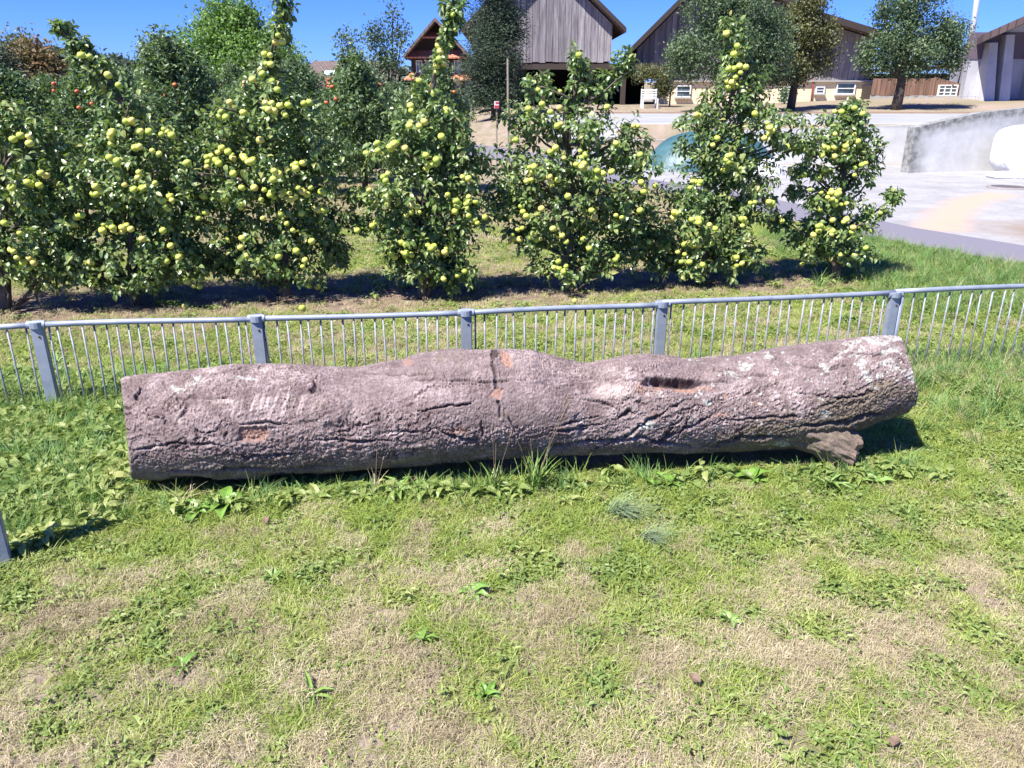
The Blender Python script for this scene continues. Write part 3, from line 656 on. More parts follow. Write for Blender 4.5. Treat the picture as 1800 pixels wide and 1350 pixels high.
# beige brickwork facing the camera (XZ plane)
n = N('beige_brick'); x = n.n('ShaderNodeTexBrick'); sw = n.n('ShaderNodeSeparateXYZ'); cb = n.n('ShaderNodeCombineXYZ'); n.l(n.geo(), sw.inputs[0]); n.l(sw.outputs[0], cb.inputs[0]); n.l(sw.outputs[2], cb.inputs[1]); n.l(cb.outputs[0], x.inputs['Vector'])
x.inputs['Color1'].default_value = (.80, .64, .43, 1); x.inputs['Color2'].default_value = (.84, .70, .50, 1); x.inputs['Mortar'].default_value = (.60, .48, .35, 1); x.inputs['Scale'].default_value = 1
x.inputs['Brick Width'].default_value = .27; x.inputs['Row Height'].default_value = .115; x.inputs['Mortar Size'].default_value = .010
c = n.mix(n.ramp(n.noise(1.1, 5, n.geo()), [(.5, 0.0), (.75, .5)]), x.outputs[0], (.80, .64, .52)); M['brick'] = n.bsdf(c, .9, x.outputs['Fac'], -.3, .01)
M['white_frame'] = simple('white_window_frame', (.72, .72, .70), .5, .05, 5)
n = N('window_glass'); f = n.noise(1.2, 4, n.geo()); M['glass'] = n.bsdf(n.ramp(f, [(.4, (.02, .03, .035)), (.6, (.12, .16, .18))]), .08, spec=.9)
M['lead'] = simple('grey_ledge', (.35, .33, .31), .7, .2, 4)
n = N('render_wall'); f = n.noise(1.2, 7, n.geo(), .7); M['render'] = n.bsdf(n.ramp(f, [(.3, (.36, .36, .40)), (.7, (.50, .50, .53))]), .9, n.noise(30, 4, n.geo()), .2, .02)
M['render_dark'] = simple('dark_upper_wall', (.13, .10, .13), .9, .2, 2)  # hall wall tone with the eave's shade put into the colour
M['zinc'] = simple('zinc_pipe', (.55, .57, .60), .4, .1, 4, metal=.4)
M['red_metal'] = simple('red_fascia', (.30, .05, .05), .6, .1, 3)

def px_pts(L, Y): return [(at(a, b, Y).x, at(a, b, Y).z) for a, b in L]
def planks(parent, x0, x1, zlow, ztop, Y, wd, mat, seed=1, T=.035):
    """vertical boards; zlow, ztop are functions of x"""
    rs = random.Random(seed); x = x0
    while x < x1-.03:
        ww = min(wd*rs.uniform(.85, 1.15), x1-x); a, b = x+.008, x+ww-.008
        za, zb = ztop(a), ztop(b); off = rs.uniform(0, .022); lo = zlow(x)-rs.uniform(0, .06)
        if min(za, zb) > lo+.05:
            MB().prism([(a, lo), (b, lo), (b, zb), (a, za)], Y-T-off, Y-off).build('plank', mat, parent)
        x += ww
def window(parent, pa, pb, Y, panes=2, name='window', bar_h=1):
    a, b = at(*pa, Y), at(*pb, Y); x0, x1, z1, z0 = a.x, b.x, a.z, b.z; fr = .05
    fo = MB()
    fo.box((x0, Y-.08, z0), (x0+fr, Y+.02, z1)); fo.box((x1-fr, Y-.08, z0), (x1, Y+.02, z1))
    fo.box((x0+fr, Y-.081, z1-fr), (x1-fr, Y+.021, z1)); fo.box((x0+fr, Y-.081, z0), (x1-fr, Y+.021, z0+fr))
    for i in range(1, panes): xm = x0+(x1-x0)*i/panes; fo.box((xm-.02, Y-.07, z0+fr), (xm+.02, Y+.01, z1-fr))
    w_ = fo.build(name, M['white_frame'], parent)
    for i in range(bar_h):
        zm = z0+(z1-z0)*(i+1)/(bar_h+1); MB().box((x0+fr, Y-.065, zm-.018), (x1-fr, Y+.005, zm+.018)).build('glazing_bar', M['white_frame'], w_)
    MB().box((x0+fr, Y-.03, z0+fr), (x1-fr, Y-.012, z1-fr)).build('pane', M['glass'], w_)
    MB().box((x0-.05, Y-.14, z0-.06), (x1+.05, Y-.002, z0-.003)).build('sill', M['lead'], w_)
    return w_
def rafter_roof(parent, L, Ya, Yb, th, mat, name='roof', sh=0.0, yr=0.0):   # L: list of two XZ points, slab thickness th downwards
    (xa, za), (xb, zb) = L
    return MB().prism([(xa, za), (xb, zb), (xb, zb-th), (xa, za-th)], Ya, Yb, sh, yr).build(name, mat, parent)

# --- grey barn with a gable
YA = 36.0; o = at(1000, 178, YA); zg = float(terrain(o.x, YA))
barn = root('barn', (o.x, YA, zg), 'weathered grey board barn gable with open dark shed below, left of the sky gap', 'barn')
pk = at(955, -92, YA); re = at(1097, 50, YA); le = at(813, 50, YA); wl, wr = at(832, 60, YA).x, at(1076, 60, YA).x; zl = at(1000, 108, YA).z
def topA(x): return min(pk.z-(x-pk.x)*(pk.z-re.z)/(re.x-pk.x), pk.z-(pk.x-x)*(pk.z-le.z)/(pk.x-le.x))-.28
planks(barn, wl, wr, lambda x: zl, topA, YA, .265, M['board'], 3)
MB().prism([(wl, zl), (wr, zl), (wr, topA(wr)-.02), (pk.x, topA(pk.x)-.02), (wl, topA(wl)-.02)], YA+.01, YA+11).build('wall', M['dark_timber'], barn)
rafter_roof(barn, [(pk.x, pk.z), (re.x, re.z)], YA-.5, YA+12, .2, M['dark_tiles']); rafter_roof(barn, [(le.x, le.z), (pk.x-.01, pk.z)], YA-.5, YA+12, .2, M['dark_tiles'])
rafter_roof(barn, [(pk.x, pk.z+.02), (re.x+.03, re.z+.02-.03)], YA-.56, YA-.505, .20, M['dark_timber'], 'bargeboard'); rafter_roof(barn, [(le.x-.03, le.z-.01), (pk.x, pk.z+.02)], YA-.56, YA-.505, .20, M['dark_timber'], 'bargeboard')
MB().box((wl, YA-.02, zl-.32), (at(1150, 108, YA).x, YA+.3, zl-.08)).build('beam', M['dark_timber'], barn)
for px in (905, 955, 1040, 1096):
    x = at(px, 150, YA).x; MB().box((x-.1, YA, zg-.1), (x+.1, YA+.2, zl-.33)).build('post', M['dark_timber'], barn)
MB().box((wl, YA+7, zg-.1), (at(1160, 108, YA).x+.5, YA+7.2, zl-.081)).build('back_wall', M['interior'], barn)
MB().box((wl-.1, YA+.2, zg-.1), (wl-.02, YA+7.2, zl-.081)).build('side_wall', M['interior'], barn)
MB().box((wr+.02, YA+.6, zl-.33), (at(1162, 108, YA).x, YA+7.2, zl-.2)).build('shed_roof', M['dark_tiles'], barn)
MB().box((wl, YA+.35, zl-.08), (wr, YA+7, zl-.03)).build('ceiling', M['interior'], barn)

# --- large barn on the beige brick base
YB = 38.0; o = at(1330, 183, YB); zg = float(terrain(o.x, YB))
B2 = root('barn', (o.x, YB, zg), 'long barn with grey boards above a beige brick ground floor, right of the sky gap', 'barn')
e0 = at(1096, 100, YB); p0 = at(1262, -66, YB); e1 = at(1545, 60, YB); m1 = at(1420, 22, YB)
def topB(x):
    if x < p0.x: z = e0.z+(x-e0.x)*(p0.z-e0.z)/(p0.x-e0.x)
    elif x < m1.x: z = p0.z+(x-p0.x)*(m1.z-p0.z)/(m1.x-p0.x)
    else: z = m1.z+(x-m1.x)*(e1.z-m1.z)/(e1.x-m1.x)
    return z-.25
xl, xr = at(1118, 110, YB).x, at(1532, 110, YB).x; zb_l, zb_r = at(1200, 128, YB).z, at(1480, 141, YB).z
xs0 = at(1180, 120, YB).x
zlowB = lambda x: zb_l if x < xs0 else zb_r
planks(B2, xl, xr, zlowB, topB, YB, .25, M['board'], 5)
bw0, bw1 = at(1155, 160, YB).x, at(1530, 160, YB).x
MB().prism([(xl, zb_l), (xs0, zb_l), (xs0, zb_r), (xr, zb_r), (xr, topB(xr)-.02), (m1.x, topB(m1.x)-.02), (p0.x, topB(p0.x)-.02), (xl, topB(xl)-.02)], YB+.01, YB+14, .16, YB).build('wall', M['dark_timber'], B2)
MB().prism([(bw0, zg-.4), (bw1, zg-.4), (bw1, zb_r-.004), (bw0, zb_r-.004)], YB-.02, YB+13.9, .16, YB).build('brick_wall', M['brick'], B2)
MB().box((xs0, YB-.16, zb_r-.075), (bw1+.05, YB-.02, zb_r-.005)).build('ledge', M['lead'], B2)
for L in ([(e0.x, e0.z), (p0.x, p0.z)], [(p0.x+.003, p0.z), (m1.x, m1.z)], [(m1.x+.003, m1.z), (e1.x, e1.z)]):
    rafter_roof(B2, L, YB-1.1, YB+15, .2, M['dark_tiles'], sh=.16, yr=YB)
    rafter_roof(B2, [(L[0][0], L[0][1]+.02), (L[1][0], L[1][1]+.02)], YB-1.16, YB-1.105, .26, M['dark_timber'], 'bargeboard', .16, YB)
window(B2, (1189, 150), (1213, 171), YB-.02, 1, bar_h=1); window(B2, (1259, 152), (1272, 167), YB-.02, 1)
window(B2, (1372, 152), (1396, 182), YB-.02, 2, 'door_window', 2); window(B2, (1434, 152), (1448, 165), YB-.02, 1); window(B2, (1471, 145), (1501, 166), YB-.02, 1, bar_h=1)
MB().tube([(at(1426, 165, YB).x, YB-.1, zg-.1), (at(1426, 165, YB).x, YB-.1, at(1426, 142, YB).z), (at(1426, 165, YB).x, YB-.02, at(1426, 140, YB).z)], .035, 8).build('drainpipe', M['red_metal'], B2, smooth=True)

# --- brown board shed between barn and hall
YC = 37.0; o = at(1610, 176, YC); zg = float(terrain(o.x, YC))
sh = root('board_shed', (o.x, YC, zg), 'low brown board shed with a white barred window behind the wide apple tree', 'shed')
xa, xb = at(1531, 160, YC).x, at(1690, 160, YC).x; zt = at(1600, 141, YC).z; xm = at(1642, 135, YC); xe = at(1690, 148, YC)
zx = at(1700, 100, YC).z
def topC(x): return at(1600, 138, YC).z if x < xm.x else xm.z+(x-xm.x)*(xe.z-xm.z)/(xe.x-xm.x)
planks(sh, xa, xb, lambda x: zg+.12, topC, YC, .2, M['board_brown'], 8)
MB().box((xa, YC+.01, zg-.3), (xb, YC+5, at(1690, 150, YC).z)).build('wall', M['dark_timber'], sh)
MB().box((xa, YC-.03, zg-.4), (xb, YC+.009, zg+.11)).build('plinth', M['lead'], sh)
MB().prism([(xa-.2, at(1530, 128, YC).z), (xb+.3, at(1700, 118, YC).z), (xb+.3, at(1700, 112, YC).z), (xa-.2, at(1530, 122, YC).z)], YC-.5+1.2, YC+6).build('roof', M['dark_tiles'], sh)
MB().box((xa+.02, YC+1.2, at(1690, 150, YC).z), (xb, YC+1.3, at(1530, 128, YC).z)).build('upper_wall', M['dark_timber'], sh)
window(sh, (1650, 149), (1680, 169), YC-.06, 3, bar_h=2)

# --- hall on the right
YD = 35.0; o = at(1750, 172, YD); zg = float(terrain(o.x, YD))
hall = root('farm_hall', (o.x, YD, zg), 'tall rendered farm hall with sloping buttresses and dark roof at the right edge', 'hall')
P_ = lambda a, b, Y=YD: (at(a, b, Y).x, at(a, b, Y).z)
x0 = P_(1692, 170)[0]; x1 = P_(2100, 100)[0]; ez = P_(1700, 56); pz = P_(1776, 22); sl_ = (pz[1]-ez[1])/(pz[0]-ez[0]); far_ = (x1+1, pz[1]+.3*(x1-pz[0])*sl_)
MB().prism([(x0, zg-.4), (x1, zg-.4), (x1, far_[1]-.5), (pz[0], pz[1]-.4), (x0, ez[1]-.5)], YD+.0, YD+10, .45, YD).build('wall', M['render'], hall)
MB().prism([(ez[0]-.5, ez[1]-.5*sl_), (pz[0], pz[1]), far_, (far_[0], far_[1]-.28), (pz[0], pz[1]-.28), (ez[0]-.5, ez[1]-.5*sl_-.28)], YD-2.2, YD+11, .45, YD-2.2).build('roof', M['dark_tiles'], hall)
MB().prism([(pz[0], pz[1]+.02), (far_[0], far_[1]+.02), (far_[0], far_[1]-.3), (pz[0], pz[1]-.3)], YD-2.28, YD-2.205).build('fascia', M['red_metal'], hall)
for a in (1708, 1734, 1788, 1850):
    b0 = P_(a, 172)[0]; tz = P_(a, 62)[1]-(0.3 if a < 1720 else 0)
    MB().hull8([(b0, YD-1.0, zg-.4), (b0+.45, YD-1.0, zg-.4), (b0+.45, YD-.001, zg-.4), (b0, YD-.001, zg-.4), (b0+.1, YD-.35, tz), (b0+.45, YD-.35, tz), (b0+.45, YD-.001, tz), (b0+.1, YD-.001, tz)]).build('buttress', M['render'], hall)
MB().box(((P_(1697, 100)[0]), YD-.03, P_(1700, 104)[1]), (x1, YD-.004, P_(1700, 66)[1]+.2)).build('eave_shade_panel', M['render_dark'], hall)  # dark sheet painted as the roof's shade on the upper wall
pp = at(1712, 40, 40.0); cpipe = MB().tube([(pp.x-.05, 40, pp.z-3), (pp.x, 40, pp.z), (at(1720, -25, 40).x, 40, at(1720, -25, 40).z)], .12, 12)
pr_ = root('flue_pipe', (pp.x, 40, pp.z-3), 'silver flue pipe standing behind the roof of the rendered hall', 'pipe'); cpipe.build('pipe', M['zinc'], pr_, smooth=True)
q = at(1721, -28, 40); MB().lathe([(.001, .25), (.3, .05), (.3, 0), (.001, 0)], (q.x, 40, q.z+.1), 12).build('cowl', M['red_metal'], pr_)

# --- timber chalet
YE = 58.0; o = at(768, 168, YE); zg = float(terrain(o.x, YE))
ch = root('timber_house', (o.x, YE, zg), 'dark timber gabled house with red tiled pent roofs and white windows', 'house')
pk = at(768, 34, YE); l_ = at(714, 98, YE); r_ = at(826, 98, YE)
MB().prism([(at(722, 100, YE).x, zg-.5), (at(816, 100, YE).x, zg-.5), (at(816, 92, YE).x, at(816, 92, YE).z), (pk.x, pk.z-.3), (at(722, 92, YE).x, at(722, 92, YE).z)], YE, YE+10).build('wall', M['dark_timber'], ch)
rafter_roof(ch, [(l_.x, l_.z), (pk.x, pk.z)], YE-1.5, YE+11, .22, M['brown_tiles']); rafter_roof(ch, [(pk.x+.003, pk.z), (r_.x, r_.z)], YE-1.5, YE+11, .22, M['brown_tiles'])
def pent(a, b, ytop, ybot, out=1.1):
    A, B_ = at(a, ytop, YE), at(b, ytop, YE); zb2 = at(a, ybot, YE).z
    MB().hull8([(A.x-.35, YE-out, zb2-.1), (B_.x+.35, YE-out, zb2-.1), (B_.x, YE-.003, A.z-.1), (A.x, YE-.003, A.z-.1), (A.x-.35, YE-out, zb2), (B_.x+.35, YE-out, zb2), (B_.x, YE-.003, A.z), (A.x, YE-.003, A.z)]).build('pent_roof', M['red_tiles'], ch)
pent(750, 787, 55, 66, .8); pent(726, 812, 88, 101, .9); pent(722, 822, 128, 139, 1.2)
for a, b in ((731, 743), (748, 766), (776, 789), (798, 812)): window(ch, (a, 106), (b, 127), YE-.03, 2, bar_h=0)
MB().box((at(736, 150, YE).x, YE-.06, at(736, 168, YE).z), (at(810, 150, YE).x, YE-.004, at(736, 142, YE).z)).build('lower_wall', M['render'], ch)

# --- house with the brown roof
YF = 66.0; o = at(620, 168, YF); zg = float(terrain(o.x, YF))
hb = root('house', (o.x, YF, zg), 'house with long brown tiled roof and two skylights left of the timber house', 'house')
a, b, c_, d_ = at(550, 107, YF), at(700, 107, YF), at(700, 150, YF-5), at(532, 150, YF-5)
MB().hull8([d_-Vector((0, 0, .2)), c_-Vector((0, 0, .2)), b-Vector((0, 0, .2)), a-Vector((0, 0, .2)), d_, c_, b, a]).build('roof', M['brown_tiles'], hb)
MB().box((d_.x+.4, YF-4.4, zg-.5), (c_.x-.4, YF+4, d_.z-.0)).build('wall', M['render'], hb)
def on_roof(px, py):
    t_ = (py-107)/43.0; return at(px, py, YF-5*t_)
for (u0, v0, u1, v1) in ((571, 126, 588, 133), (643, 126, 655, 132)):
    A, B_, C_, D_ = on_roof(u0-2, v1), on_roof(u1-2, v1), on_roof(u1+1, v0), on_roof(u0+1, v0); up = Vector((0, -.06, .08))
    fr_ = MB().hull8([A, B_, C_, D_, A+up, B_+up, C_+up, D_+up]).build('skylight', M['white_frame'], hb)
    s = .18; mid_ = (A+B_+C_+D_)/4; Q = [p.lerp(mid_, s)+up for p in (A, B_, C_, D_)]
    M.setdefault('sky_glass', simple('skylight_glass', (.35, .52, .52), .15, .1, 1)); MB().hull8(Q+[p+up*.2 for p in Q]).build('pane', M['sky_glass'], fr_)

# ------------------------------------------------------------------ bunker walls, tarps, manhole, bales
n = N('bunker_concrete'); f = n.noise(2.5, 7, n.geo(), .7); c = n.ramp(f, [(.3, (.42, .42, .41)), (.7, (.58, .58, .57))])
sx = n.n('ShaderNodeSeparateXYZ'); n.l(n.geo(), sx.inputs[0])
c = n.mix(n.attr('moss'), c, n.ramp(n.noise(9, 6, n.geo()), [(.35, (.12, .12, .11)), (.65, (.32, .32, .30))]))
M['bunker'] = n.bsdf(c, .9, n.noise(30, 5, n.geo()), .3, .02)
def wallmesh(name, P, th, label, mossf):
    """P: list of (x, y, z0, z1)"""
    V = []; F = []; A = []; S = 40
    pts = []
    for a, b in zip(P[:-1], P[1:]):
        for i in range(S): pts.append([a[k]+(b[k]-a[k])*i/S for k in range(4)])
    pts.append(list(P[-1])); K = 14
    for i, p in enumerate(pts):
        a, b = pts[max(i-1, 0)], pts[min(i+1, len(pts)-1)]; t = Vector((b[0]-a[0], b[1]-a[1])).normalized(); nn = Vector((t.y, -t.x))
        for j in range(K+1): z = p[2]+(p[3]-p[2])*j/K; V.append((p[0], p[1], z)); A.append(mossf(i/(len(pts)-1), j/K, 0))
        for j in range(K+1): z = p[2]+(p[3]-p[2])*(K-j)/K; V.append((p[0]-nn.x*th, p[1]-nn.y*th, z)); A.append(mossf(i/(len(pts)-1), (K-j)/K, 1))
    W = 2*(K+1)
    for i in range(len(pts)-1):
        for j in range(W): a = i*W+j; b = i*W+(j+1) % W; F.append((a, b, b+W, a+W))
    F2 = []
    for base in (0, (len(pts)-1)*W):
        for j in range(K): F2.append((base+j, base+W-1-j, base+W-2-j, base+j+1))
    A = np.clip(np.array(A)+.45*fbm(np.array(V)[:, 0]*2.2, np.array(V)[:, 2]*5, s=2), 0, 1)
    o0 = P[0]; V = np.array(V)-np.array([o0[0], o0[1], 0])
    o = link(name, npmesh(name, V, F+F2, {'moss': A}, False, [M['bunker']]), label=label, category='wall'); o.location = (o0[0], o0[1], 0); return o
bl_, br_ = at(1335, 291, 19.7), at(1620, 291, 19.7)
wallmesh('retaining_wall', [(bl_.x-.6, 19.7, -.1, .80), (br_.x, 19.7, -.1, .95)], .22, 'low white concrete wall at the back of the yard below the pale driveway', lambda s, h, b: (.35 if h > .93 else -.25))
w0, w1, w2 = at(1590, 303, 17.7), at(1700, 301, 17.9), at(1800, 301, 18.0)
wallmesh('bunker_wall', [(w0.x, 17.55, -.1, at(1598, 224, 17.6).z), (w1.x, 17.85, -.1, at(1700, 198, 17.9).z), (w2.x, 18.1, -.1, at(1800, 188, 18.1).z), (w2.x+6, 18.4, -.1, 1.7)], .25,
         'tall concrete bunker wall with grey mossy top edge rising to the right', lambda s, h, b: max((1.4 if h > .9 else (.55-1.2*(1-h)*.9 if h > .72 else -.4)), 1.25-s*3*6.5*(.35+1.0*h)))
# blue-green tarpaulin heap
n = N('tarpaulin'); f = n.noise(2.2, 6, n.geo()); M['tarp'] = n.bsdf(n.ramp(f, [(.35, (.030, .085, .095)), (.65, (.055, .13, .145))]), .45, n.noise(5, 6, n.geo()), .5, .05)
M['tarp_white'] = simple('white_wrap', (.66, .66, .68), .4, .06, 3, bump=.6, bd=.03)
def heap(name, cx, cy, rx, ry, h, mat, label, cat, seed, zfloor=0.0, p=2.5, wr=.06, loc=None):
    U = np.linspace(-1, 1, 60); A, B_ = np.meshgrid(U, U); r = (np.abs(A)**p+np.abs(B_)**p)**(1/p)
    Zz = h*np.clip(1-r**2.6, 0, 1)**.7 + wr*fbm(A*3, B_*3, s=seed)*(r < 1)
    V = np.stack([A*rx, B_*ry, Zz-.01], -1).reshape(-1, 3); I = np.arange(3600).reshape(60, 60)
    F = np.stack([I[:-1, :-1], I[:-1, 1:], I[1:, 1:], I[1:, :-1]], -1).reshape(-1, 4)
    ok = (r.reshape(-1)[F] < 1.03).all(1); o = link(name, npmesh(name, V, F[ok], None, True, [mat]), label=label, category=cat); o.location = (cx, cy, zfloor); return o
p = gnd(1235, 290, 0); heap('tarpaulin_heap', p.x-.1, 18.6, 1.55, 1.0, .85, M['tarp'], 'blue green tarpaulin over a heap behind the apple tree with the apple crown', 'tarpaulin', 3)
p = gnd(1310, 295, 0); heap('sack', p.x, 17.2, .34, .3, .34, M['tarp_white'], 'small white sack lying beside the blue green tarpaulin', 'sack', 5, wr=.03)
# white wrapped bales against the wall
def bale(px, py, Y, rx, ry, h, label, seed):
    g = at(px, py, Y); b = bpy.data.meshes.new('silage_bale'); import bmesh
    bm = bmesh.new(); bmesh.ops.create_icosphere(bm, subdivisions=5, radius=1)
    for v_ in bm.verts:
        c = v_.co; k = 1/((abs(c.x)**4+abs(c.y)**4+abs(c.z)**4)**.25); c *= k
        d = 1+.02*float(fbm(c.x*3, c.y*3, c.z*3, s=seed)); v_.co = Vector((c.x*rx*d, c.y*ry*d, c.z*h/2*d+h/2-.02))
    bm.to_mesh(b); bm.free(); b.polygons.foreach_set('use_smooth', [True]*len(b.polygons)); b.materials.append(M['tarp_white'])
    o = link('silage_bale', b, label=label, category='bale', group='white wrapped bales by the bunker wall'); o.location = (g.x, Y, 0); return o
bale(1830, 290, 17.1, .95, .6, 1.05, 'tall white wrapped bale at the right edge before the bunker wall', 2)
bale(1822, 296, 16.5, .95, .30, .15, 'flat white wrapped roll lying at the foot of the tall bale', 4)
p = gnd(1772, 331, 0); mh = root('manhole', (p.x, p.y, .012), 'round dark manhole cover in the concrete yard', 'manhole cover')
MB().lathe([(.001, .02), (.27, .02), (.275, .012)], (p.x, p.y, .012), 28).build('cover', simple('cast_iron', (.09, .08, .08), .7, .3, 30), mh); MB().lathe([(.28, .0), (.285, .022), (.35, .022), (.36, .0)], (p.x, p.y, .012), 28).build('rim', simple('manhole_rim', (.24, .22, .21), .8, .3, 30), mh)

# ------------------------------------------------------------------ small garden things
Yg = 33.0
def gp(px, py, Y=Yg): return at(px, py, Y)
A, B_ = gp(1127, 168), gp(1153, 195); zt = float(terrain(A.x, Yg)); ct = root('garden_bench', ((A.x+B_.x)/2, Yg, zt), 'white slatted garden bench beside the open shed', 'bench')
sw_ = (B_.x-A.x)
for i in range(4): MB().box((A.x, Yg, zt+.38+.09*i), (B_.x, Yg+.025, zt+.43+.09*i)).build('back_slat', M['white_frame'], ct)
for i in range(3): MB().box((A.x, Yg-.42+.13*i, zt+.33), (B_.x, Yg-.32+.13*i, zt+.36)).build('seat_slat', M['white_frame'], ct)
for x in (A.x, B_.x-.05):
    for y, h in ((Yg-.42, .33), (Yg+.03, .72)): MB().box((x, y, zt-.05), (x+.05, y+.05, zt+h)).build('leg', M['white_frame'], ct)
s = at(873, 200, 15.5); zt = float(terrain(s.x, 15.5)); sg = root('row_sign', (s.x, 15.5, zt), 'small red and white sign on a stake beside the fir', 'sign')
MB().box((s.x-.015, 15.5, zt-.1), (s.x+.015, 15.52, at(873, 180, 15.5).z)).build('post', M['stake'], sg)
pl = MB().box((s.x-.045, 15.47, at(873, 191, 15.5).z), (s.x+.045, 15.485, at(873, 178, 15.5).z)).build('panel', simple('white_plate', (.7, .68, .68), .5, .05), sg)
MB().box((s.x-.040, 15.464, at(873, 190, 15.5).z), (s.x+.040, 15.469, at(873, 185, 15.5).z)).build('red_band', simple('red_plate', (.55, .04, .06), .5, .05), pl)
MB().box((s.x-.02, 15.464, at(873, 182, 15.5).z), (s.x+.04, 15.469, at(873, 179, 15.5).z)).build('red_band', bpy.data.materials['red_plate'], pl)
# low garden fence at the shed
fx0, fx1 = at(1600, 172, 34.5).x, at(1715, 172, 34.5).x; zt = float(terrain(fx0, 34.5)); gf = root('garden_fence', (fx0, 34.5, zt), 'low thin white rail fence along the top of the slope', 'fence')
zz = at(1650, 169, 34.5).z
MB().tube([(fx0, 34.5, zz), (fx1, 34.5, zz)], .014, 6).build('rail', M['zinc'], gf)
for i in range(9): x = fx0+(fx1-fx0)*i/8; MB().box((x-.012, 34.49, float(terrain(x, 34.5))-.1), (x+.012, 34.515, zz+(.0 if i != 7 else .18))).build('post', M['zinc'], gf)

# ------------------------------------------------------------------ the metal fence
FH = .49
def fpt(px, py): 
    z = FH; s = (FPX*sP+(py-675)*cP)/(FPX*cP-(py-675)*sP); return at(px, py, (CAM_H-z)/s)
posts = [fpt(-345, 590), fpt(64, 569), fpt(451, 558), fpt(819, 548), fpt(1164, 533), fpt(1573, 516), fpt(1990, 499), fpt(2400, 484)]
fence = root('metal_fence', (posts[3].x, posts[3].y, 0), 'low galvanised steel bar fence behind the log', 'fence')
bars_n = [13, 19, 19, 19, 21, 21, 19]
def post_mesh(name, wx, wy, h):
    b = MB(); b.box((-wx, -wy, -.15), (wx, wy, h)); return b.mesh(name, M['steel'], bevel=.004)
pm = post_mesh('post', .030, .020, FH-.004)
capm = MB(); capm.tube([(0, 0, FH-.022), (0, 0, FH+.012)], [.036, .036], 14); capm.tube([(-.045, 0, FH-.005), (.045, 0, FH-.005)], .0215, 12); capm = capm.mesh('bracket', M['steel'], smooth=False, bevel=.002)
barm = MB().tube([(0, 0, -.06), (0, 0, .2), (0, 0, FH-.02)], .0052, 7).mesh('bar', M['bar'], smooth=True)
rivet = MB().lathe([(.001, .006), (.006, .003), (.007, 0)], seg=8).mesh('rivet', M['steel_dark'])
O = Vector((posts[3].x, posts[3].y, 0))
for i, p in enumerate(posts):
    d = (posts[min(i+1, 7)]-posts[max(i-1, 0)]); a = math.atan2(d.y, d.x); dz = .0
    po = link('post', pm, fence); po.location = (p.x-O.x, p.y-O.y, 0); po.rotation_euler[2] = a
    br = link('bracket', capm, po); rv = link('rivet', rivet, po); rv.location = (.008, -.0205, FH-.065); rv.rotation_euler[0] = math.pi/2
    if i == 5:
        pb = MB(); pb.tube([(.045, .0, -.15), (.045, 0, FH-.02)], .017, 12); pb.build('second_tube', M['steel'], None, smooth=True); o = SC.objects['second_tube']; o.parent = po
for i in range(7):
    a, b = posts[i], posts[i+1]; d = (b-a); L_ = d.length; u_ = d/L_
    lift = .012 if i == 4 else (.018 if i >= 5 else 0)
    pts = []
    for k in range(9):
        t_ = k/8; q = a.lerp(b, t_); q.z = FH-.006+lift+.004*math.sin(t_*math.pi*(1.5 if i % 2 else 1))*(1 if i % 2 else -1); pts.append(q)
    MB().tube(pts, .0155, 12).build('top_rail', M['steel'], fence, smooth=True)
    nb = bars_n[i]
    for k in range(nb):
        t_ = (k+.85)/(nb+.7); q = a.lerp(b, t_); bo = link('bar', barm, fence); bo.location = (q.x-O.x+random.uniform(-.003, .003), q.y-O.y, lift*.8)
        bo.rotation_euler = (random.uniform(-.02, .02), random.uniform(-.022, .022), random.uniform(0, 6))
# corner post near the camera on the left, with the fence returning out of view
cp_ = gnd(14, 985); po = link('post', post_mesh('post', .030, .030, FH), fence); po.location = (cp_.x-O.x-.02, cp_.y-O.y, 0); po.rotation_euler[2] = .5; link('bracket', capm, po)

# ------------------------------------------------------------------ THE LOG
ST = [ # px x, top, bottom, Yc
 (211,664,850,3.06),(240,659,851,3.07),(285,656,853,3.08),(340,648,851,3.09),(385,641,849,3.10),(440,640,847,3.12),(500,641,843,3.14),(560,645,838,3.15),(600,647,835,3.16),(640,640,832,3.17),(700,632,826,3.19),(740,622,822,3.20),(780,614,818,3.21),(830,615,814,3.22),(880,616,811,3.23),(930,618,808,3.24),(965,622,806,3.25),(1000,633,805,3.26),(1040,640,805,3.27),(1080,633,805,3.28),(1110,626,806,3.29),(1150,622,806,3.30),(1190,627,805,3.31),(1230,632,803,3.32),(1270,628,801,3.33),(1320,625,800,3.34),(1360,617,797,3.35),(1410,609,793,3.36),(1460,604,784,3.37),(1500,599,771,3.38),(1540,593,756,3.39),(1580,590,738,3.40),(1606,592,728,3.405)]
prof = []
for px, yt, yb, Yc in ST:
    yb = yb-(8 if px < 700 else 6 if px < 1400 else 3)
    at_, ab_ = [math.atan2(FPX*sP+(y-675)*cP, FPX*cP-(y-675)*sP) for y in (yt, yb)]
    ac, hf = (at_+ab_)/2, (ab_-at_)/2; D_ = Yc/math.cos(ac); r = D_*math.sin(hf); zc = CAM_H-D_*math.sin(ac)
    prof.append((at(px, (yt+yb)/2, Yc-r*.86).x, Yc, zc, r))
prof = np.array(prof); prof[:, 0] = np.sort(prof[:, 0])
NS, NT = 1250, 330
sx_ = np.linspace(prof[0, 0], prof[-1, 0], NS); th = np.linspace(0, 2*np.pi, NT, endpoint=False)
def smooth1(a, k=9): 
    w_ = np.hanning(k+2)[1:-1]; w_ /= w_.sum(); return np.convolve(np.pad(a, k//2, 'edge'), w_, 'valid')
cy_, cz_, cr_ = [smooth1(np.interp(sx_, prof[:, 0], prof[:, k]), 31) for k in (1, 2, 3)]
S_, T_ = np.meshgrid(sx_, th, indexing='ij')         # theta 0 = towards -Y (camera), pi/2 = up
R0 = cr_[:, None]*np.ones_like(T_)
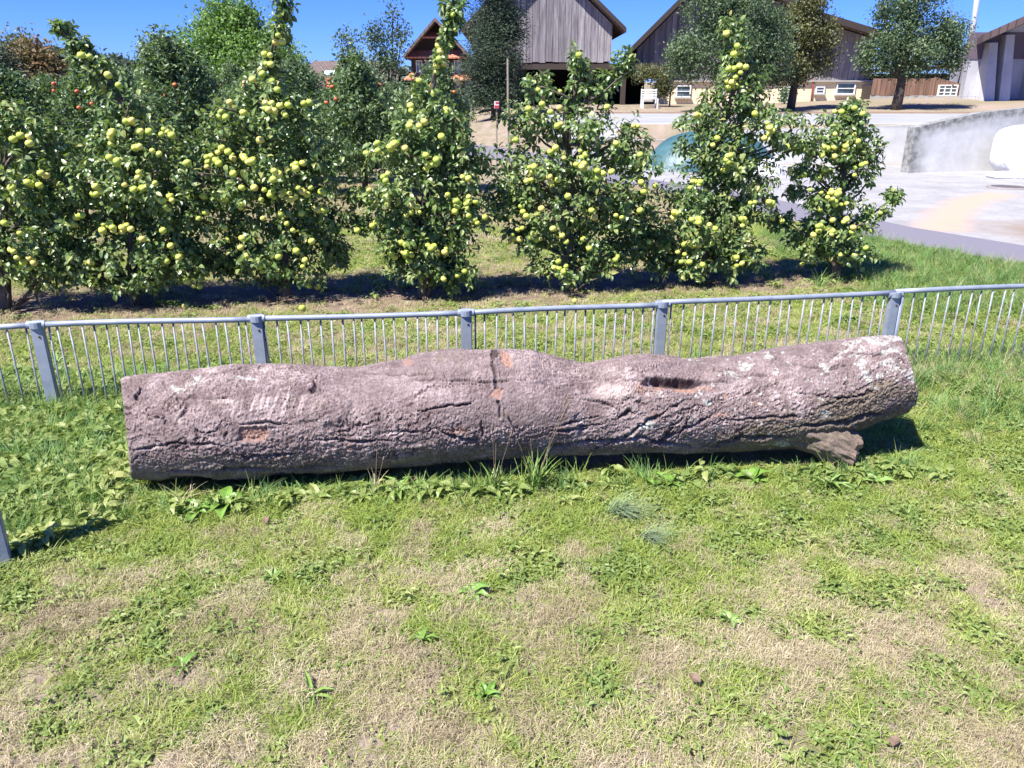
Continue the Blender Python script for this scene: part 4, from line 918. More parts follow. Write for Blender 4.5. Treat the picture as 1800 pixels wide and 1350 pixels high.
# rounder/lumpier section, flatter base
R0 = R0*(1+.020*fbm(S_*2.2, np.cos(T_)*1.3, np.sin(T_)*1.3, s=31, o=3))
C_ = T_*cr_.mean()
def pos_of(Rr): return np.stack([S_, cy_[:, None]-np.cos(T_)*Rr, cz_[:, None]+np.sin(T_)*Rr], -1)
P0 = pos_of(R0); U_, V_ = topx(P0)
# both ends are cut at a slant
fr_ = ss(-.35, .35, np.cos(T_[0]-np.radians(22)))
uL = np.interp(V_[0], [660, 850], [211, 230]); dL = (uL-U_[0])*(P0[0, :, 1]*cP+(CAM_H-P0[0, :, 2])*sP)/FPX*fr_
uR = np.interp(V_[-1], [588, 640, 690, 712, 735], [1584, 1602, 1615, 1611, 1585]); dR = (uR-U_[-1])*(P0[-1, :, 1]*cP+(CAM_H-P0[-1, :, 2])*sP)/FPX*fr_
S_ = S_ + dL[None]*(1-ss(0, .45, S_-sx_[0])) + dR[None]*(1-ss(0, .45, sx_[-1]-S_))
P0 = pos_of(R0); U_, V_ = topx(P0)
front = (np.cos(T_-np.radians(22)) > -.2)
right = ss(.2, 1.1, S_)
cyl = (np.cos(T_)*.24, np.sin(T_)*.24)
# bark relief
skew = S_ + .35*right*C_
wx = .03*fbm(S_*3, cyl[0]*8, cyl[1]*8, s=55, o=3)
rough_ = .22+.85*np.clip(.4+1.1*fbm(S_*1.8, C_*3.5, s=79, o=3)+right*.40+ss(.05, -.7, np.sin(T_))*.15, 0, 1)
wf = fbm(S_*30, C_*30, s=62, o=3)
n1 = fbm(skew*6+.3*wf, C_*22+wx*60+.8*wf, 0, s=61, o=5); rid = 1-np.abs(n1)*2.4
grain = vn(S_*170, C_*170, s=71)+.8*vn(S_*330, C_*300, s=73)
ribs = vn(S_*62+.5*vn(S_*5, C_*9, s=5)+C_*3, C_*6, s=75)
ribm = np.clip(fbm(S_*2.5, C_*3.5, s=77, o=3)*1.7+.35, 0, 1)
def flakes(fx, fy, steps, s, ws=1.0):      # overlapping bark scales with sharp lower edges
    q = fbm(skew*fx+ws*.5*wf, C_*fy+ws*.6*wf, s=s, o=4)*steps; fr_ = q-np.floor(q); return fr_
fa, fb, fc = flakes(3.6, 15, 4.5, 81, 1.3), flakes(15, 42, 3.5, 82, 1.5), flakes(40, 80, 3.0, 84)
disp = rough_*(.0035*rid + .0095*(fa-.5) + .0013*(fb-.5) + .0006*(fc-.5)) + .00065*grain + .0020*ribs*ribm*(1-.7*right)
disp += rough_*.003*fbm(S_*8, C_*18, s=86, o=3)
fi = np.abs(fbm(skew*2.0+.3*wf, C_*17+2*fbm(S_*3, C_*3, s=83, o=2)+.7*wf, s=85, o=3)); fis = np.clip(1-fi/.04, 0, 1)*np.clip(fbm(S_*4, C_*6, s=87, o=2)*3.2-.1+right*.4, 0, 1); disp -= .014*fis
mod = np.clip(.62+.9*fbm(S_*18, C_*18, s=88, o=3), 0, 1.2)
crack = np.zeros_like(S_); orange = np.zeros_like(S_); lich = np.zeros_like(S_); algae = np.zeros_like(S_); pale = np.zeros_like(S_); dark = np.zeros_like(S_)
wob = 10*fbm(S_*22, C_*26, s=91, o=5)
for pts, wdt, dep in [
    ([(735,724),(760,718),(790,713),(830,708)],2.6,.02), ([(425,802),(475,801),(528,797)],2.4,.012), ([(300,704),(345,697),(400,700)],2.0,.010), ([(420,745),(460,743),(505,744)],2.2,.010),
    ([(765,752),(785,765),(810,770),(845,773)],3,.014), ([(700,757),(760,758)],2,.008),([(1085,735),(1105,722),(1115,728)],3.5,.016),([(1150,780),(1170,765),(1200,735)],2.5,.010),([(1180,780),(1215,735)],2.5,.010),
    ([(845,740),(848,765)],2,.008),([(795,612),(835,630),(860,672),(960,672)],0,0),([(700,670),(860,670),(930,668)],1.7,.006),([(868,618),(866,645),(872,680)],2.6,.006),([(876,705),(882,735)],2.0,.005),
    ([(960,760),(1010,755),(1060,745)],2.2,.010),([(225,742),(240,738),(262,739)],0,0),([(213,718),(232,717)],2.6,.014),([(240,700),(250,685)],3,.012),([(548,688),(560,665)],2.6,.012),([(1490,622),(1530,626),(1560,618)],2.4,.010),
    ([(250,832),(400,824),(560,822),(640,812)],2.5,.012),([(900,795),(1040,775),(1130,770),(1240,790)],3,.014),([(1380,750),(1480,742),(1560,722)],3,.014),([(640,655),(700,660),(760,663)],1.5,.005),([(1040,790),(1110,760),(1160,730),(1210,700)],3,.012),([(1100,795),(1160,772),(1225,745),(1260,722)],3.4,.012),([(1230,790),(1300,770),(1380,765)],3,.010),([(985,745),(1020,742),(1060,730)],2.4,.010),([(1000,700),(1050,705),(1090,720)],2,.008),([(1250,655),(1310,662),(1360,660)],2,.007),([(1390,640),(1450,648),(1500,640)],2,.007),([(1400,690),(1470,700),(1540,690)],2,.007),([(225,790),(300,780),(400,782)],2.2,.008),([(550,770),(620,775),(690,772)],2,.007),([(1270,740),(1350,735),(1430,730)],2.4,.008)]:
    if wdt == 0: continue
    d = seg_d(U_+wob*.6, V_+wob*.55, pts); L0 = min(p[0] for p in pts); L1 = max(p[0] for p in pts); tp = np.clip(np.minimum(U_-L0+4, L1+4-U_)/(8+.25*(L1-L0)), .15, 1) if L1-L0 > 14 else 1.0
    k = np.clip(1-d/(wdt*1.7*tp*mod+.2), 0, 1)*front; crack = np.maximum(crack, k); disp -= 1.5*dep*k**.7
    lip = np.clip(1-np.abs(d-wdt*2.2)/(wdt*1.6), 0, 1)*front*tp*mod; disp += .0045*lip
def ell(cx, cy, rx, ry, rot=0, sharp=5, ws=1.0):
    a = math.radians(rot); dx, dy = (U_-cx+wob*ws), (V_-cy+wob*ws*.7); x = dx*math.cos(a)+dy*math.sin(a); y = -dx*math.sin(a)+dy*math.cos(a)
    return np.clip((1-np.sqrt((x/rx)**2+(y/ry)**2))*sharp, 0, 1)*front
def rect(cx, cy, rx, ry, sharp=.5): 
    return np.clip(np.minimum(rx-np.abs(U_-cx+wob*1.3+(V_-cy)*.2), ry-np.abs(V_-cy+wob*.9))*sharp, 0, 1)*front
k = rect(442, 762, 26, 14); orange = np.maximum(orange, k); disp -= .012*k; k = rect(442, 742, 24, 5); pale = np.maximum(pale, k*.6)
k = rect(873, 690, 9, 11); orange = np.maximum(orange, k*.9); disp -= .006*k
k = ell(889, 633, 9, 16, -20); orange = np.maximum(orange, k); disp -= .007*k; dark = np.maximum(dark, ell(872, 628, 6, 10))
for e in ((613,785,8,8),(718,640,12,5),(1330,788,0.1,0.1),(1125,680,14,12),(1328,708,12,4),(1272,695,8,5),(1265,730,20,4),(805,757,22,6),(1158,729,10,3)): orange = np.maximum(orange, ell(*e)*.6)
# hollow
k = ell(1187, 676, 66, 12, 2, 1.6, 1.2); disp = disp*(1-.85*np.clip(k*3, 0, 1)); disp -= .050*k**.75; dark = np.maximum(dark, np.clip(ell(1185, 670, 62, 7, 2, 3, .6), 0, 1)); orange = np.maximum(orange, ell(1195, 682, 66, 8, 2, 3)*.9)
disp += .016*np.clip(1-np.abs(np.hypot((U_-1185)/82, (V_-662)/20)-1)/.35, 0, 1)*front*(V_ < 672)
# knots
for cx, cy, rr, h in ((585,722,30,.015),(1085,675,36,.012),(1135,672,16,.012),(1350,630,12,.007),(560,668,20,.006),(940,650,26,.006),(1180,705,30,.006),(350,670,26,.005)):
    r_ = np.hypot(U_-cx+wob*1.2+6*vn(S_*9, C_*9, s=int(cx)), (V_-cy+wob*.8)*1.25); disp += (h*np.exp(-((r_-rr*.75)/(rr*.4))**2)*.5*mod + h*.75*np.exp(-(r_/rr)**2) - h*.5*np.exp(-((r_-rr*1.3)/(rr*.22))**2)*np.clip((U_-cx)/rr+.6, 0, 1)*mod)*front
# the raised band that crosses the middle (old bark ridge), and the ribbed scar at the left
disp += .010*np.clip(rect(830, 640, 120, 30, .06), 0, 1)
k = ell(480, 715, 105, 26, -4, 2)*.9; rb = np.clip(1.3*vn(U_*.16+V_*.05, V_*.02+3)+.7*vn(U_*.35+V_*.1, V_*.05)+.15, -1, 1); pale = np.maximum(pale, k*np.clip(rb*1.2, 0, 1)); disp += .0022*k*rb
for cx, cy, rx, ry in ((315,740,7,10),(365,652,18,6),(465,650,16,4),(395,705,30,6),(1075,690,45,14),(690,762,22,4),(260,785,30,5),(1160,692,10,6)): pale = np.maximum(pale, ell(cx, cy, rx, ry, 0, 2)*.8)
# lichen
rs = np.random.RandomState(4)
LS = [(1348,627,11,7),(1310,645,16,6),(1285,658,13,5),(1240,705,6,5),(1370,659,7,4),(1447,645,7,5),(1475,632,12,5),(1510,625,16,6),(1515,650,10,14),(1560,638,14,9),(1575,650,10,8),(1595,655,10,7),(1600,662,6,9),(1540,600,26,7),(1500,608,22,6),(1570,596,16,6),(1480,618,14,5),(1140,750,18,7),(1110,757,14,5),(1220,745,8,5),(1450,727,14,5),(1370,780,20,6),(1340,782,14,4),(1225,742,9,4),(1025,743,5,5),(315,682,22,4),(430,665,18,3),(345,671,16,3),(1485,665,3,4),(1545,660,8,5),(1525,668,6,8),(1230,640,9,3),(1562,615,18,6),(1520,640,10,6)]
for e in LS: lich = np.maximum(lich, .8*ell(e[0], e[1], e[2]*1.1, e[3]*1.1, rs.uniform(-30, 10), 2.5, 1.6)*np.clip(.75+vn(U_*.3, V_*.3, s=3), .3, 1))
for _ in range(120):
    lich = np.maximum(lich, ell(rs.uniform(1180, 1600), rs.uniform(610, 780), rs.uniform(1.5, 3.5), rs.uniform(1.2, 2.6), 0, 3)*.8)
algae = np.clip(ell(1440, 765, 230, 52, -10, 2.6, 3), 0, 1); algae = np.maximum(algae, ell(1530, 700, 120, 26, -12, 2.5, 3)*.8); algae = np.maximum(algae, ell(520, 820, 320, 22, -1, 1.4, 3)*.6); algae = np.maximum(algae, ell(800, 795, 200, 18, 0, 1.4, 3)*.55); algae = np.maximum(algae, ell(790, 635, 50, 14, 0, 1.4, 3)*.5)
under = ss(-.45, -.9, np.sin(T_))
disp += -.030*under*np.clip(.25+1.3*fbm(S_*5, C_*9, s=95, o=4), 0, 1)
RR = R0+disp; sb = sx_[:, None]*np.ones_like(T_); ends = np.clip(1-np.minimum(sb-sx_[0], sx_[-1]-sb)/.012, 0, 1); RR = RR-.006*ends**2
P1 = pos_of(RR); 
P1[..., 2] = np.maximum(P1[..., 2], -.03)
VV = P1.reshape(-1, 3); I = np.arange(NS*NT).reshape(NS, NT); J = np.roll(I, -1, 1)
FF = np.stack([I[:-1], I[1:], J[1:], J[:-1]], -1).reshape(-1, 4)
ridge = np.clip(.5+.34*(fa-.5)*rough_+.30*(fb-.5)*rough_+.16*(fc-.5)+.10*grain+.16*ribs*ribm+.25*fbm(S_*14, C_*14, s=96, o=4)-1.0*fis, 0, 1)
n = N('log_bark'); pos = n.geo(); f1 = n.noise(14, 8, n.map(pos, (.5, 1, 1)), .7); f2 = n.noise(90, 6, pos, .7); f3 = n.noise(3, 4, pos)
c = n.ramp(f1, [(.25, (.128, .094, .090)), (.5, (.225, .174, .168)), (.75, (.335, .268, .262))])
c = n.mix(n.ramp(f2, [(.35, .75), (.6, 0.0)]), c, (.11, .078, .078))
c = n.mix(n.ramp(f3, [(.5, 0.0), (.8, .35)]), c, (.34, .28, .27))
c = n.mix(n.math('MULTIPLY', n.ramp(n.attr('ridge'), [(.22, 1.0), (.46, 0.0)]), .75), c, (.085, .058, .058))
c = n.mix(n.math('MULTIPLY', n.ramp(n.attr('ridge'), [(.56, 0.0), (.82, 1.0)]), .6), c, (.48, .39, .38))
c = n.mix(n.math('MULTIPLY', n.attr('pale'), .5), c, (.60, .50, .46))
c = n.mix(n.math('MULTIPLY', n.attr('algae'), n.ramp(f1, [(.3, .4), (.7, .95)])), c, n.ramp(f2, [(.3, (.075, .062, .035)), (.7, (.20, .165, .10))]))
c = n.mix(n.math('MULTIPLY', n.attr('orange'), .85), c, n.ramp(f2, [(.3, (.19, .10, .07)), (.7, (.42, .26, .20))]))
c = n.mix(n.math('MULTIPLY', n.attr('lichen'), n.ramp(f2, [(.3, .35), (.55, 1.0)])), c, n.ramp(f2, [(.4, (.36, .40, .36)), (.7, (.66, .68, .62))]))
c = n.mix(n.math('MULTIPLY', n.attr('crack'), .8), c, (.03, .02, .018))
M['log'] = n.bsdf(c, .9, f2, .6, .005, spec=.2)
n = N('log_cut_wood'); sx2 = n.n('ShaderNodeTexCoord'); f = n.noise(40, 5, n.geo()); M['cut'] = n.bsdf(n.ramp(f, [(.3, (.20, .13, .085)), (.7, (.42, .30, .20))]), .85, f, .5, .004)
lo = Vector((float(sx_[NS//2]), float(cy_[NS//2]), 0))
log = root('log', lo, 'long felled tree trunk with rough pinkish grey bark lying on the grass', 'log')
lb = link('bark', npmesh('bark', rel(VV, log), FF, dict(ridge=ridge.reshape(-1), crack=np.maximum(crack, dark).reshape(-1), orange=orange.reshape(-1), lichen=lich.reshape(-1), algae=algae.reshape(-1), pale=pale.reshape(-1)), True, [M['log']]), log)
for e, sgn in ((0, -1), (NS-1, 1)):
    ring = P1[e]; cen = ring.mean(0); V2 = [ring]; 
    for k in (.97, .8, .6, .4, .2): V2.append(cen+(ring-cen)*k+np.array([-sgn*.004*(1+vn(k*9, 0)), 0, 0]))
    V2 = np.concatenate(V2+[cen[None]]); F3 = []
    for a in range(5):
        for j in range(NT):
            F3.append((a*NT+j, a*NT+(j+1) % NT, (a+1)*NT+(j+1) % NT, (a+1)*NT+j))
    for j in range(0, NT, 1): F3.append((5*NT+j, 5*NT+(j+1) % NT, 6*NT, 6*NT))
    me = bpy.data.meshes.new('cut_end'); me.from_pydata([tuple(v) for v in rel(V2, log)], [], [tuple(dict.fromkeys(q)) for q in F3]); me.materials.append(M['cut']); me.update(); link('cut_end', me, log)
# broken branch stub under the right end, which carries it
top = Vector(at(1440, 745, 3.32)); A_ = Vector((float(at(1365, 725, 3.25).x), 3.36, .25)); E_ = Vector((float(at(1500, 785, 3.20).x), 3.20, .072))
nsg, ntt = 110, 130; V = []; 
att = dict(ridge=[], crack=[], orange=[], lichen=[], algae=[], pale=[])
for i in range(nsg):
    t_ = i/(nsg-1); c0 = A_.lerp(E_, t_); r_ = .205-.110*t_; ax = (E_-A_).normalized(); u1 = ax.cross(Vector((0, 1, 0))).normalized(); v1 = ax.cross(u1)
    for j in range(ntt):
        a = 2*math.pi*j/ntt; nz = float(fbm(t_*3, math.cos(a)*2, math.sin(a)*2, s=12)); jag = (.03*float(vn(a*2.2, 5)) if i > nsg-4 else 0)
        rr2 = r_*(1+.16*nz)+.030*float(fbm(t_*5+a*.3, math.cos(a)*3.5, math.sin(a)*3.5, s=14, o=6))-.010*abs(float(vn(a*5, t_*3))); p = c0+(u1*math.cos(a)*rr2*.8+v1*math.sin(a)*rr2)+ax*jag
        p.z = max(p.z, -.02); V.append(tuple(p-lo)); att['ridge'].append(.5+.4*nz); att['crack'].append(0); att['orange'].append(.25 if i > nsg-8 else 0); att['lichen'].append(max(0, nz-.5)*2); att['algae'].append(.85); att['pale'].append(0)
I = np.arange(nsg*ntt).reshape(nsg, ntt); J = np.roll(I, -1, 1); F = np.stack([I[:-1], I[1:], J[1:], J[:-1]], -1).reshape(-1, 4)
link('branch_stub', npmesh('branch_stub', V, F, att, True, [M['log']]), log)
ring = [Vector(V[(nsg-1)*ntt+j]) for j in range(ntt)]; cen = sum(ring, Vector())/ntt+Vector((.012, 0, .002)); me = bpy.data.meshes.new('broken_wood')
V2 = ring+[r_.lerp(cen, .5)+Vector((.02*random.random(), 0, 0)) for r_ in ring]+[cen]; F3 = [(j, (j+1) % ntt, ntt+(j+1) % ntt, ntt+j) for j in range(ntt)]+[(ntt+j, ntt+(j+1) % ntt, 2*ntt) for j in range(ntt)]
me.from_pydata([tuple(v) for v in V2], [], F3); me.materials.append(M['cut']); link('broken_wood', me, log)

# ------------------------------------------------------------------ grass and herbs
def grass_mat(name, stops, trans=.3, rough=.5):
    n = N(name); it = n.attr('itint', True); bt = n.attr('btint'); f = n.math('ADD', n.math('MULTIPLY', it, .62), n.math('MULTIPLY', bt, .38))
    c = n.ramp(f, stops); return n.bsdf(c, rough, trans=trans, tcol=n.mix(1.0, c, (1.3, 1.35, .8), 'MULTIPLY'), spec=.35)
M['g_green'] = grass_mat('green_grass', [(0, (.12, .20, .035)), (.25, (.22, .31, .055)), (.5, (.34, .40, .10)), (.78, (.44, .45, .17)), (1, (.52, .47, .25))])
M['g_lush'] = grass_mat('lush_grass', [(0, (.07, .15, .045)), (.4, (.13, .25, .07)), (.75, (.23, .34, .11)), (1, (.42, .42, .2))])
M['g_dry'] = grass_mat('dry_grass', [(0, (.14, .11, .065)), (.35, (.35, .29, .175)), (.65, (.51, .44, .28)), (1, (.66, .58, .41))], .15, .6)
M['g_blue'] = grass_mat('bluish_grass', [(0, (.12, .20, .11)), (.5, (.20, .29, .17)), (1, (.32, .40, .25))])
M['g_broad'] = grass_mat('broad_weed_leaf', [(0, (.11, .18, .05)), (.4, (.21, .28, .075)), (.75, (.34, .38, .13)), (1, (.48, .45, .19))], .3, .45)
def clump(nm, n, hmin, hmax, wd, spread, lean, mat, seed, flat=0.0, seg=3):
    rs = np.random.RandomState(seed); V = []; F = []; A = []
    for b in range(n):
        a = rs.uniform(0, 6.28); rr = spread*rs.uniform(0, 1)**.7; bx, by = rr*math.cos(a), rr*math.sin(a); h = rs.uniform(hmin, hmax); a2 = a+rs.uniform(-1.3, 1.3)
        dx, dy = math.cos(a2), math.sin(a2); ln = rs.uniform(.4, 1.3)*lean; wv = wd*rs.uniform(.6, 1.3); t = rs.uniform(0, 1); n0 = len(V); tw = rs.uniform(-.8, .8)
        px, py = -math.sin(a2+tw), math.cos(a2+tw); z0 = rs.uniform(0, .012) if flat else -.006
        for s in range(seg+1):
            f = s/seg; rad_ = h*ln*f**1.4; z = z0+h*(f*(1-.35*ln*f))*(1-flat)+ (.012*math.sin(f*3.1) if flat else 0); w2 = wv*(1-f**1.6)*(.8 if s == 0 else 1)
            if s == seg: V.append((bx+dx*rad_, by+dy*rad_, max(z, .001))); A.append(t)
            else: V += [(bx+dx*rad_-px*w2/2, by+dy*rad_-py*w2/2, z), (bx+dx*rad_+px*w2/2, by+dy*rad_+py*w2/2, z)]; A += [t, t]
        for s in range(seg-1): q = n0+2*s; F += [(q, q+1, q+3), (q, q+3, q+2)]
        q = n0+2*(seg-1); F.append((q, q+1, q+2))
    me = npmesh(nm, V, F, {'btint': A}, False, [mat]); o = bpy.data.objects.new(nm, me); return o
def herb(nm, n, L, W, r, h, mat, seed, tilt=.5, rosette=True):
    rs = np.random.RandomState(seed); P, D, U, LL = [], [], [], []
    for i in range(n):
        a = i*2.4+rs.uniform(-.4, .4)
        if rosette: P.append((0, 0, .004)); D.append((math.cos(a), math.sin(a), tilt*rs.uniform(.2, 1.4))); U.append((0, 0, 1)); LL.append(L*rs.uniform(.6, 1.1))
        else:
            q = r*rs.uniform(0, 1)**.6; P.append((q*math.cos(a*3), q*math.sin(a*3), rs.uniform(.3, 1)*h)); D.append((math.cos(a), math.sin(a), rs.uniform(-.3, .4))); U.append((rs.normal()*.35, rs.normal()*.35, 1)); LL.append(L*rs.uniform(.7, 1.2))
    V, F, k = leafgeo(np.array(P, float), np.array(D, float), np.array(U, float), np.array(LL), W, fold=.35, droop=.3)
    me = npmesh(nm, V, F, {'btint': np.repeat(rs.uniform(0, 1, n), k)}, False, [mat]); return bpy.data.objects.new(nm, me)
def coll(name, objs):
    c = bpy.data.collections.new(name)
    for i, o in enumerate(objs): o.name = f'{name}_{i:02d}'; c.objects.link(o)
    return c
def scatter(name, cl, P, rot, scl, idx, tint, label, category):
    P = np.asarray(P, np.float32); n_ = len(P); me = bpy.data.meshes.new(name); me.vertices.add(n_); me.vertices.foreach_set('co', P.ravel())
    a = me.attributes.new('rot', 'FLOAT_VECTOR', 'POINT'); a.data.foreach_set('vector', np.asarray(rot, np.float32).ravel())
    a = me.attributes.new('scl', 'FLOAT_VECTOR', 'POINT'); a.data.foreach_set('vector', np.asarray(scl, np.float32).ravel())
    a = me.attributes.new('idx', 'INT', 'POINT'); a.data.foreach_set('value', np.asarray(idx, np.int32))
    a = me.attributes.new('itint', 'FLOAT', 'POINT'); a.data.foreach_set('value', np.asarray(tint, np.float32))
    o = link(name, me, kind='stuff', label=label, category=category)
    g = bpy.data.node_groups.new(name, 'GeometryNodeTree'); g.interface.new_socket('Geometry', in_out='INPUT', socket_type='NodeSocketGeometry'); g.interface.new_socket('Geometry', in_out='OUTPUT', socket_type='NodeSocketGeometry')
    gi, go = g.nodes.new('NodeGroupInput'), g.nodes.new('NodeGroupOutput'); iop = g.nodes.new('GeometryNodeInstanceOnPoints'); ci = g.nodes.new('GeometryNodeCollectionInfo')
    ci.inputs['Collection'].default_value = cl; ci.inputs['Separate Children'].default_value = True; ci.inputs['Reset Children'].default_value = True
    def na(nm, ty): x = g.nodes.new('GeometryNodeInputNamedAttribute'); x.data_type = ty; x.inputs['Name'].default_value = nm; return x.outputs['Attribute']
    g.links.new(gi.outputs[0], iop.inputs['Points']); g.links.new(ci.outputs[0], iop.inputs['Instance']); iop.inputs['Pick Instance'].default_value = True
    g.links.new(na('idx', 'INT'), iop.inputs['Instance Index']); g.links.new(na('rot', 'FLOAT_VECTOR'), iop.inputs['Rotation']); g.links.new(na('scl', 'FLOAT_VECTOR'), iop.inputs['Scale'])
    g.links.new(iop.outputs[0], go.inputs[0]); md = o.modifiers.new('scatter', 'NODES'); md.node_group = g; return o
lawn = coll('lawn_clump', [
    clump('c', 16, .018, .045, .0026, .024, 1.0, M['g_green'], 1), clump('c', 18, .02, .05, .0030, .028, 1.3, M['g_green'], 2), clump('c', 14, .015, .04, .0034, .026, 1.6, M['g_green'], 3),
    clump('c', 30, .012, .036, .0018, .034, 1.3, M['g_dry'], 4, flat=.85), clump('c', 34, .012, .042, .0016, .036, 1.4, M['g_dry'], 5, flat=.92), clump('c', 22, .012, .032, .0018, .03, 1.1, M['g_dry'], 6, flat=.5),
    herb('c', 18, .0125, .75, .028, .018, M['g_broad'], 7, rosette=False), herb('c', 16, .022, .34, .03, .02, M['g_broad'], 8, rosette=False), herb('c', 14, .011, .8, .03, .014, M['g_broad'], 9, rosette=False), herb('c', 7, .032, .42, 0, 0, M['g_broad'], 10, .3)])
tall = coll('tall_clump', [
    clump('c', 16, .07, .16, .0045, .03, .8, M['g_lush'], 21), clump('c', 14, .05, .13, .005, .03, 1.1, M['g_lush'], 22), clump('c', 10, .08, .20, .003, .03, .7, M['g_green'], 23),
    herb('c', 12, .05, .5, .04, .05, M['g_broad'], 24, rosette=False), herb('c', 10, .08, .35, 0, 0, M['g_broad'], 25, .7), clump('c', 8, .10, .24, .002, .025, .6, M['g_dry'], 26)])
def sample(n, x0, x1, y0, y1, seed, infr=True):
    rs = np.random.RandomState(seed); x = rs.uniform(x0, x1, n); y = rs.uniform(y0, y1, n)
    m = np.abs(x) < y*.74+1.15; return x[m], y[m], rs
logx, logy = sx_, cy_
def under_log(x, y): return (x > sx_[0]-.0) & (x < sx_[-1]-.25) & (np.abs(y-np.interp(x, sx_, cy_)) < .14)
# lawn in front of, around and behind the log
def make_lawn(name, n, y0, y1, seed, label, gbias=0.0, s=1.0):
    x, y, rs = sample(n, -5.2, 6.2, y0, y1, seed); ok = ~under_log(x, y)
    px_ = np.interp(y, [3.4, 5.6, 8.12, 9.8, 11.6, 14.2], [8.2, 6.9, 5.45, 4.62, 4.15, 3.2])-.6; ok &= x < px_
    so_ = soilmask(x, y); ok &= rs.uniform(0, 1, len(x)) > so_*.85; x, y = x[ok], y[ok]; g = greenmask(x, y)+gbias; u = rs.uniform(0, 1, len(x)); w_ = rs.uniform(0, 1, len(x))
    isg = u < np.clip(g*1.2-.04, .10, .97)
    bare = (~isg) & (w_ < np.clip(.25+1.1*fbm(x*5, y*5, s=57, o=2), .05, .8)); k = ~(bare & (rs.uniform(0, 1, len(x)) < 1)); x, y, g, isg, w_ = x[k], y[k], g[k], isg[k], w_[k]; m = len(x)
    patch = .5*fbm(x*2.6, y*2.6, s=51, o=2)+.7*fbm(x*9, y*11, s=58, o=2)
    gi = rs.choice([0, 1, 2], m); br = np.clip(.15+.6*patch, .04, .45); hb_ = rs.uniform(0, 1, m) < br; gi[hb_] = rs.choice([6, 8, 6, 8, 7, 7, 8, 6, 9], hb_.sum()); di = rs.choice([3, 4, 5, 3, 4], m)
    idx = np.where(isg, gi, di); P = np.stack([x, y, terrain(x, y)], 1)
    rot = np.stack([rs.normal(0, .12, m), rs.normal(0, .12, m), rs.uniform(0, 6.28, m)], 1)
    sc = s*rs.uniform(.7, 1.25, m)*(1+.25*g*isg); tint = np.clip(np.where(isg, .66-.36*g+.22*fbm(x*4, y*4, s=52, o=2), .5+.4*fbm(x*3, y*3, s=53, o=2))+rs.normal(0, .14, m), 0, 1)
    return scatter(name, lawn, P, rot, np.stack([sc, sc, sc], 1), idx, tint, label, 'grass')
make_lawn('grass', 82000, .9, 3.75, 1, 'mown lawn with dry patches and small weeds in front of the log')
make_lawn('orchard_grass', 52000, 3.75, 9.0, 2, 'short patchy grass between the metal fence and the orchard', .03, 1.35)
def make_tall(name, n, box, prob, seed, label, s=1.0, ch=(0, 1, 2, 3, 0, 1)):
    x, y, rs = sample(n, *box, seed); ok = (rs.uniform(0, 1, len(x)) < prob(x, y)) & ~under_log(x, y); x, y = x[ok], y[ok]; m = len(x)
    rot = np.stack([rs.normal(0, .15, m), rs.normal(0, .15, m), rs.uniform(0, 6.28, m)], 1); sc = s*rs.uniform(.55, 1.15, m); idx = rs.choice(ch, m)
    tint = np.clip(.42+.35*fbm(x*2, y*2, s=54, o=3)+rs.normal(0, .17, m), 0, 1)
    return scatter(name, tall, np.stack([x, y, terrain(x, y)], 1), rot, np.stack([sc, sc, sc], 1), idx, tint, label, 'grass')
fy = lambda x: np.interp(x, [p.x for p in posts], [p.y for p in posts])
make_tall('fence_grass', 9000, (-4.2, 5, 3.2, 5.2), lambda x, y: np.exp(-((y-fy(x))/.20)**2)*.95, 31, 'taller grass growing along the foot of the metal fence', 1.15, (0, 1, 2, 0, 1, 5))
make_tall('rough_grass', 6500, (-4, -1.55, 2.3, 4.4), lambda x, y: 1.0*ss(-1.45, -1.9, x)*ss(2.35, 2.8, y), 32, 'rough green grass and weeds left of the log', 1.05, (0, 1, 2, 3, 3, 1, 4))
make_tall('verge_grass', 13000, (1.7, 6.0, 3.3, 9.6), lambda x, y: np.clip(ss(1.8, 2.4, x)*ss(3.4, 3.8, y)*(1-ss(4.3, 4.7, y))*.8+ss(2.7, 3.5, x)*ss(5.5, 6.2, y)*(x < np.interp(y, [3.4, 5.6, 8.12, 9.8], [8.2, 6.9, 5.45, 4.62])-.62), 0, 1), 33, 'lush long grass on the verge right of the log and by the path', 1.0, (0, 1, 2, 0, 1, 0, 5))
make_tall('log_edge_grass', 6000, (-1.7, 1.9, 2.6, 3.75), lambda x, y: np.exp(-((np.abs(y-np.interp(x, sx_, cy_))-.27)/.055)**2)*np.clip(.55+.9*fbm(x*3, y*3, s=66, o=2), .1, 1), 34, 'grass tufts growing against the sides of the log', .98, (0, 1, 2, 3, 4, 1))
# weedy growth under the front trees
make_tall('tree_foot_weeds', 5000, (-4.2, 3.6, 5.6, 8.2), lambda x, y: .55*np.exp(-((y-6.45-.19*(x+3.1))/.35)**2)*np.clip(fbm(x*1.8, y*1.8, s=60, o=2)*2.5+.1+ss(1.5, 3, x), 0, 1), 35, 'weeds and grass at the feet of the front apple trees', 1.0, (0, 1, 3, 4, 3, 2))
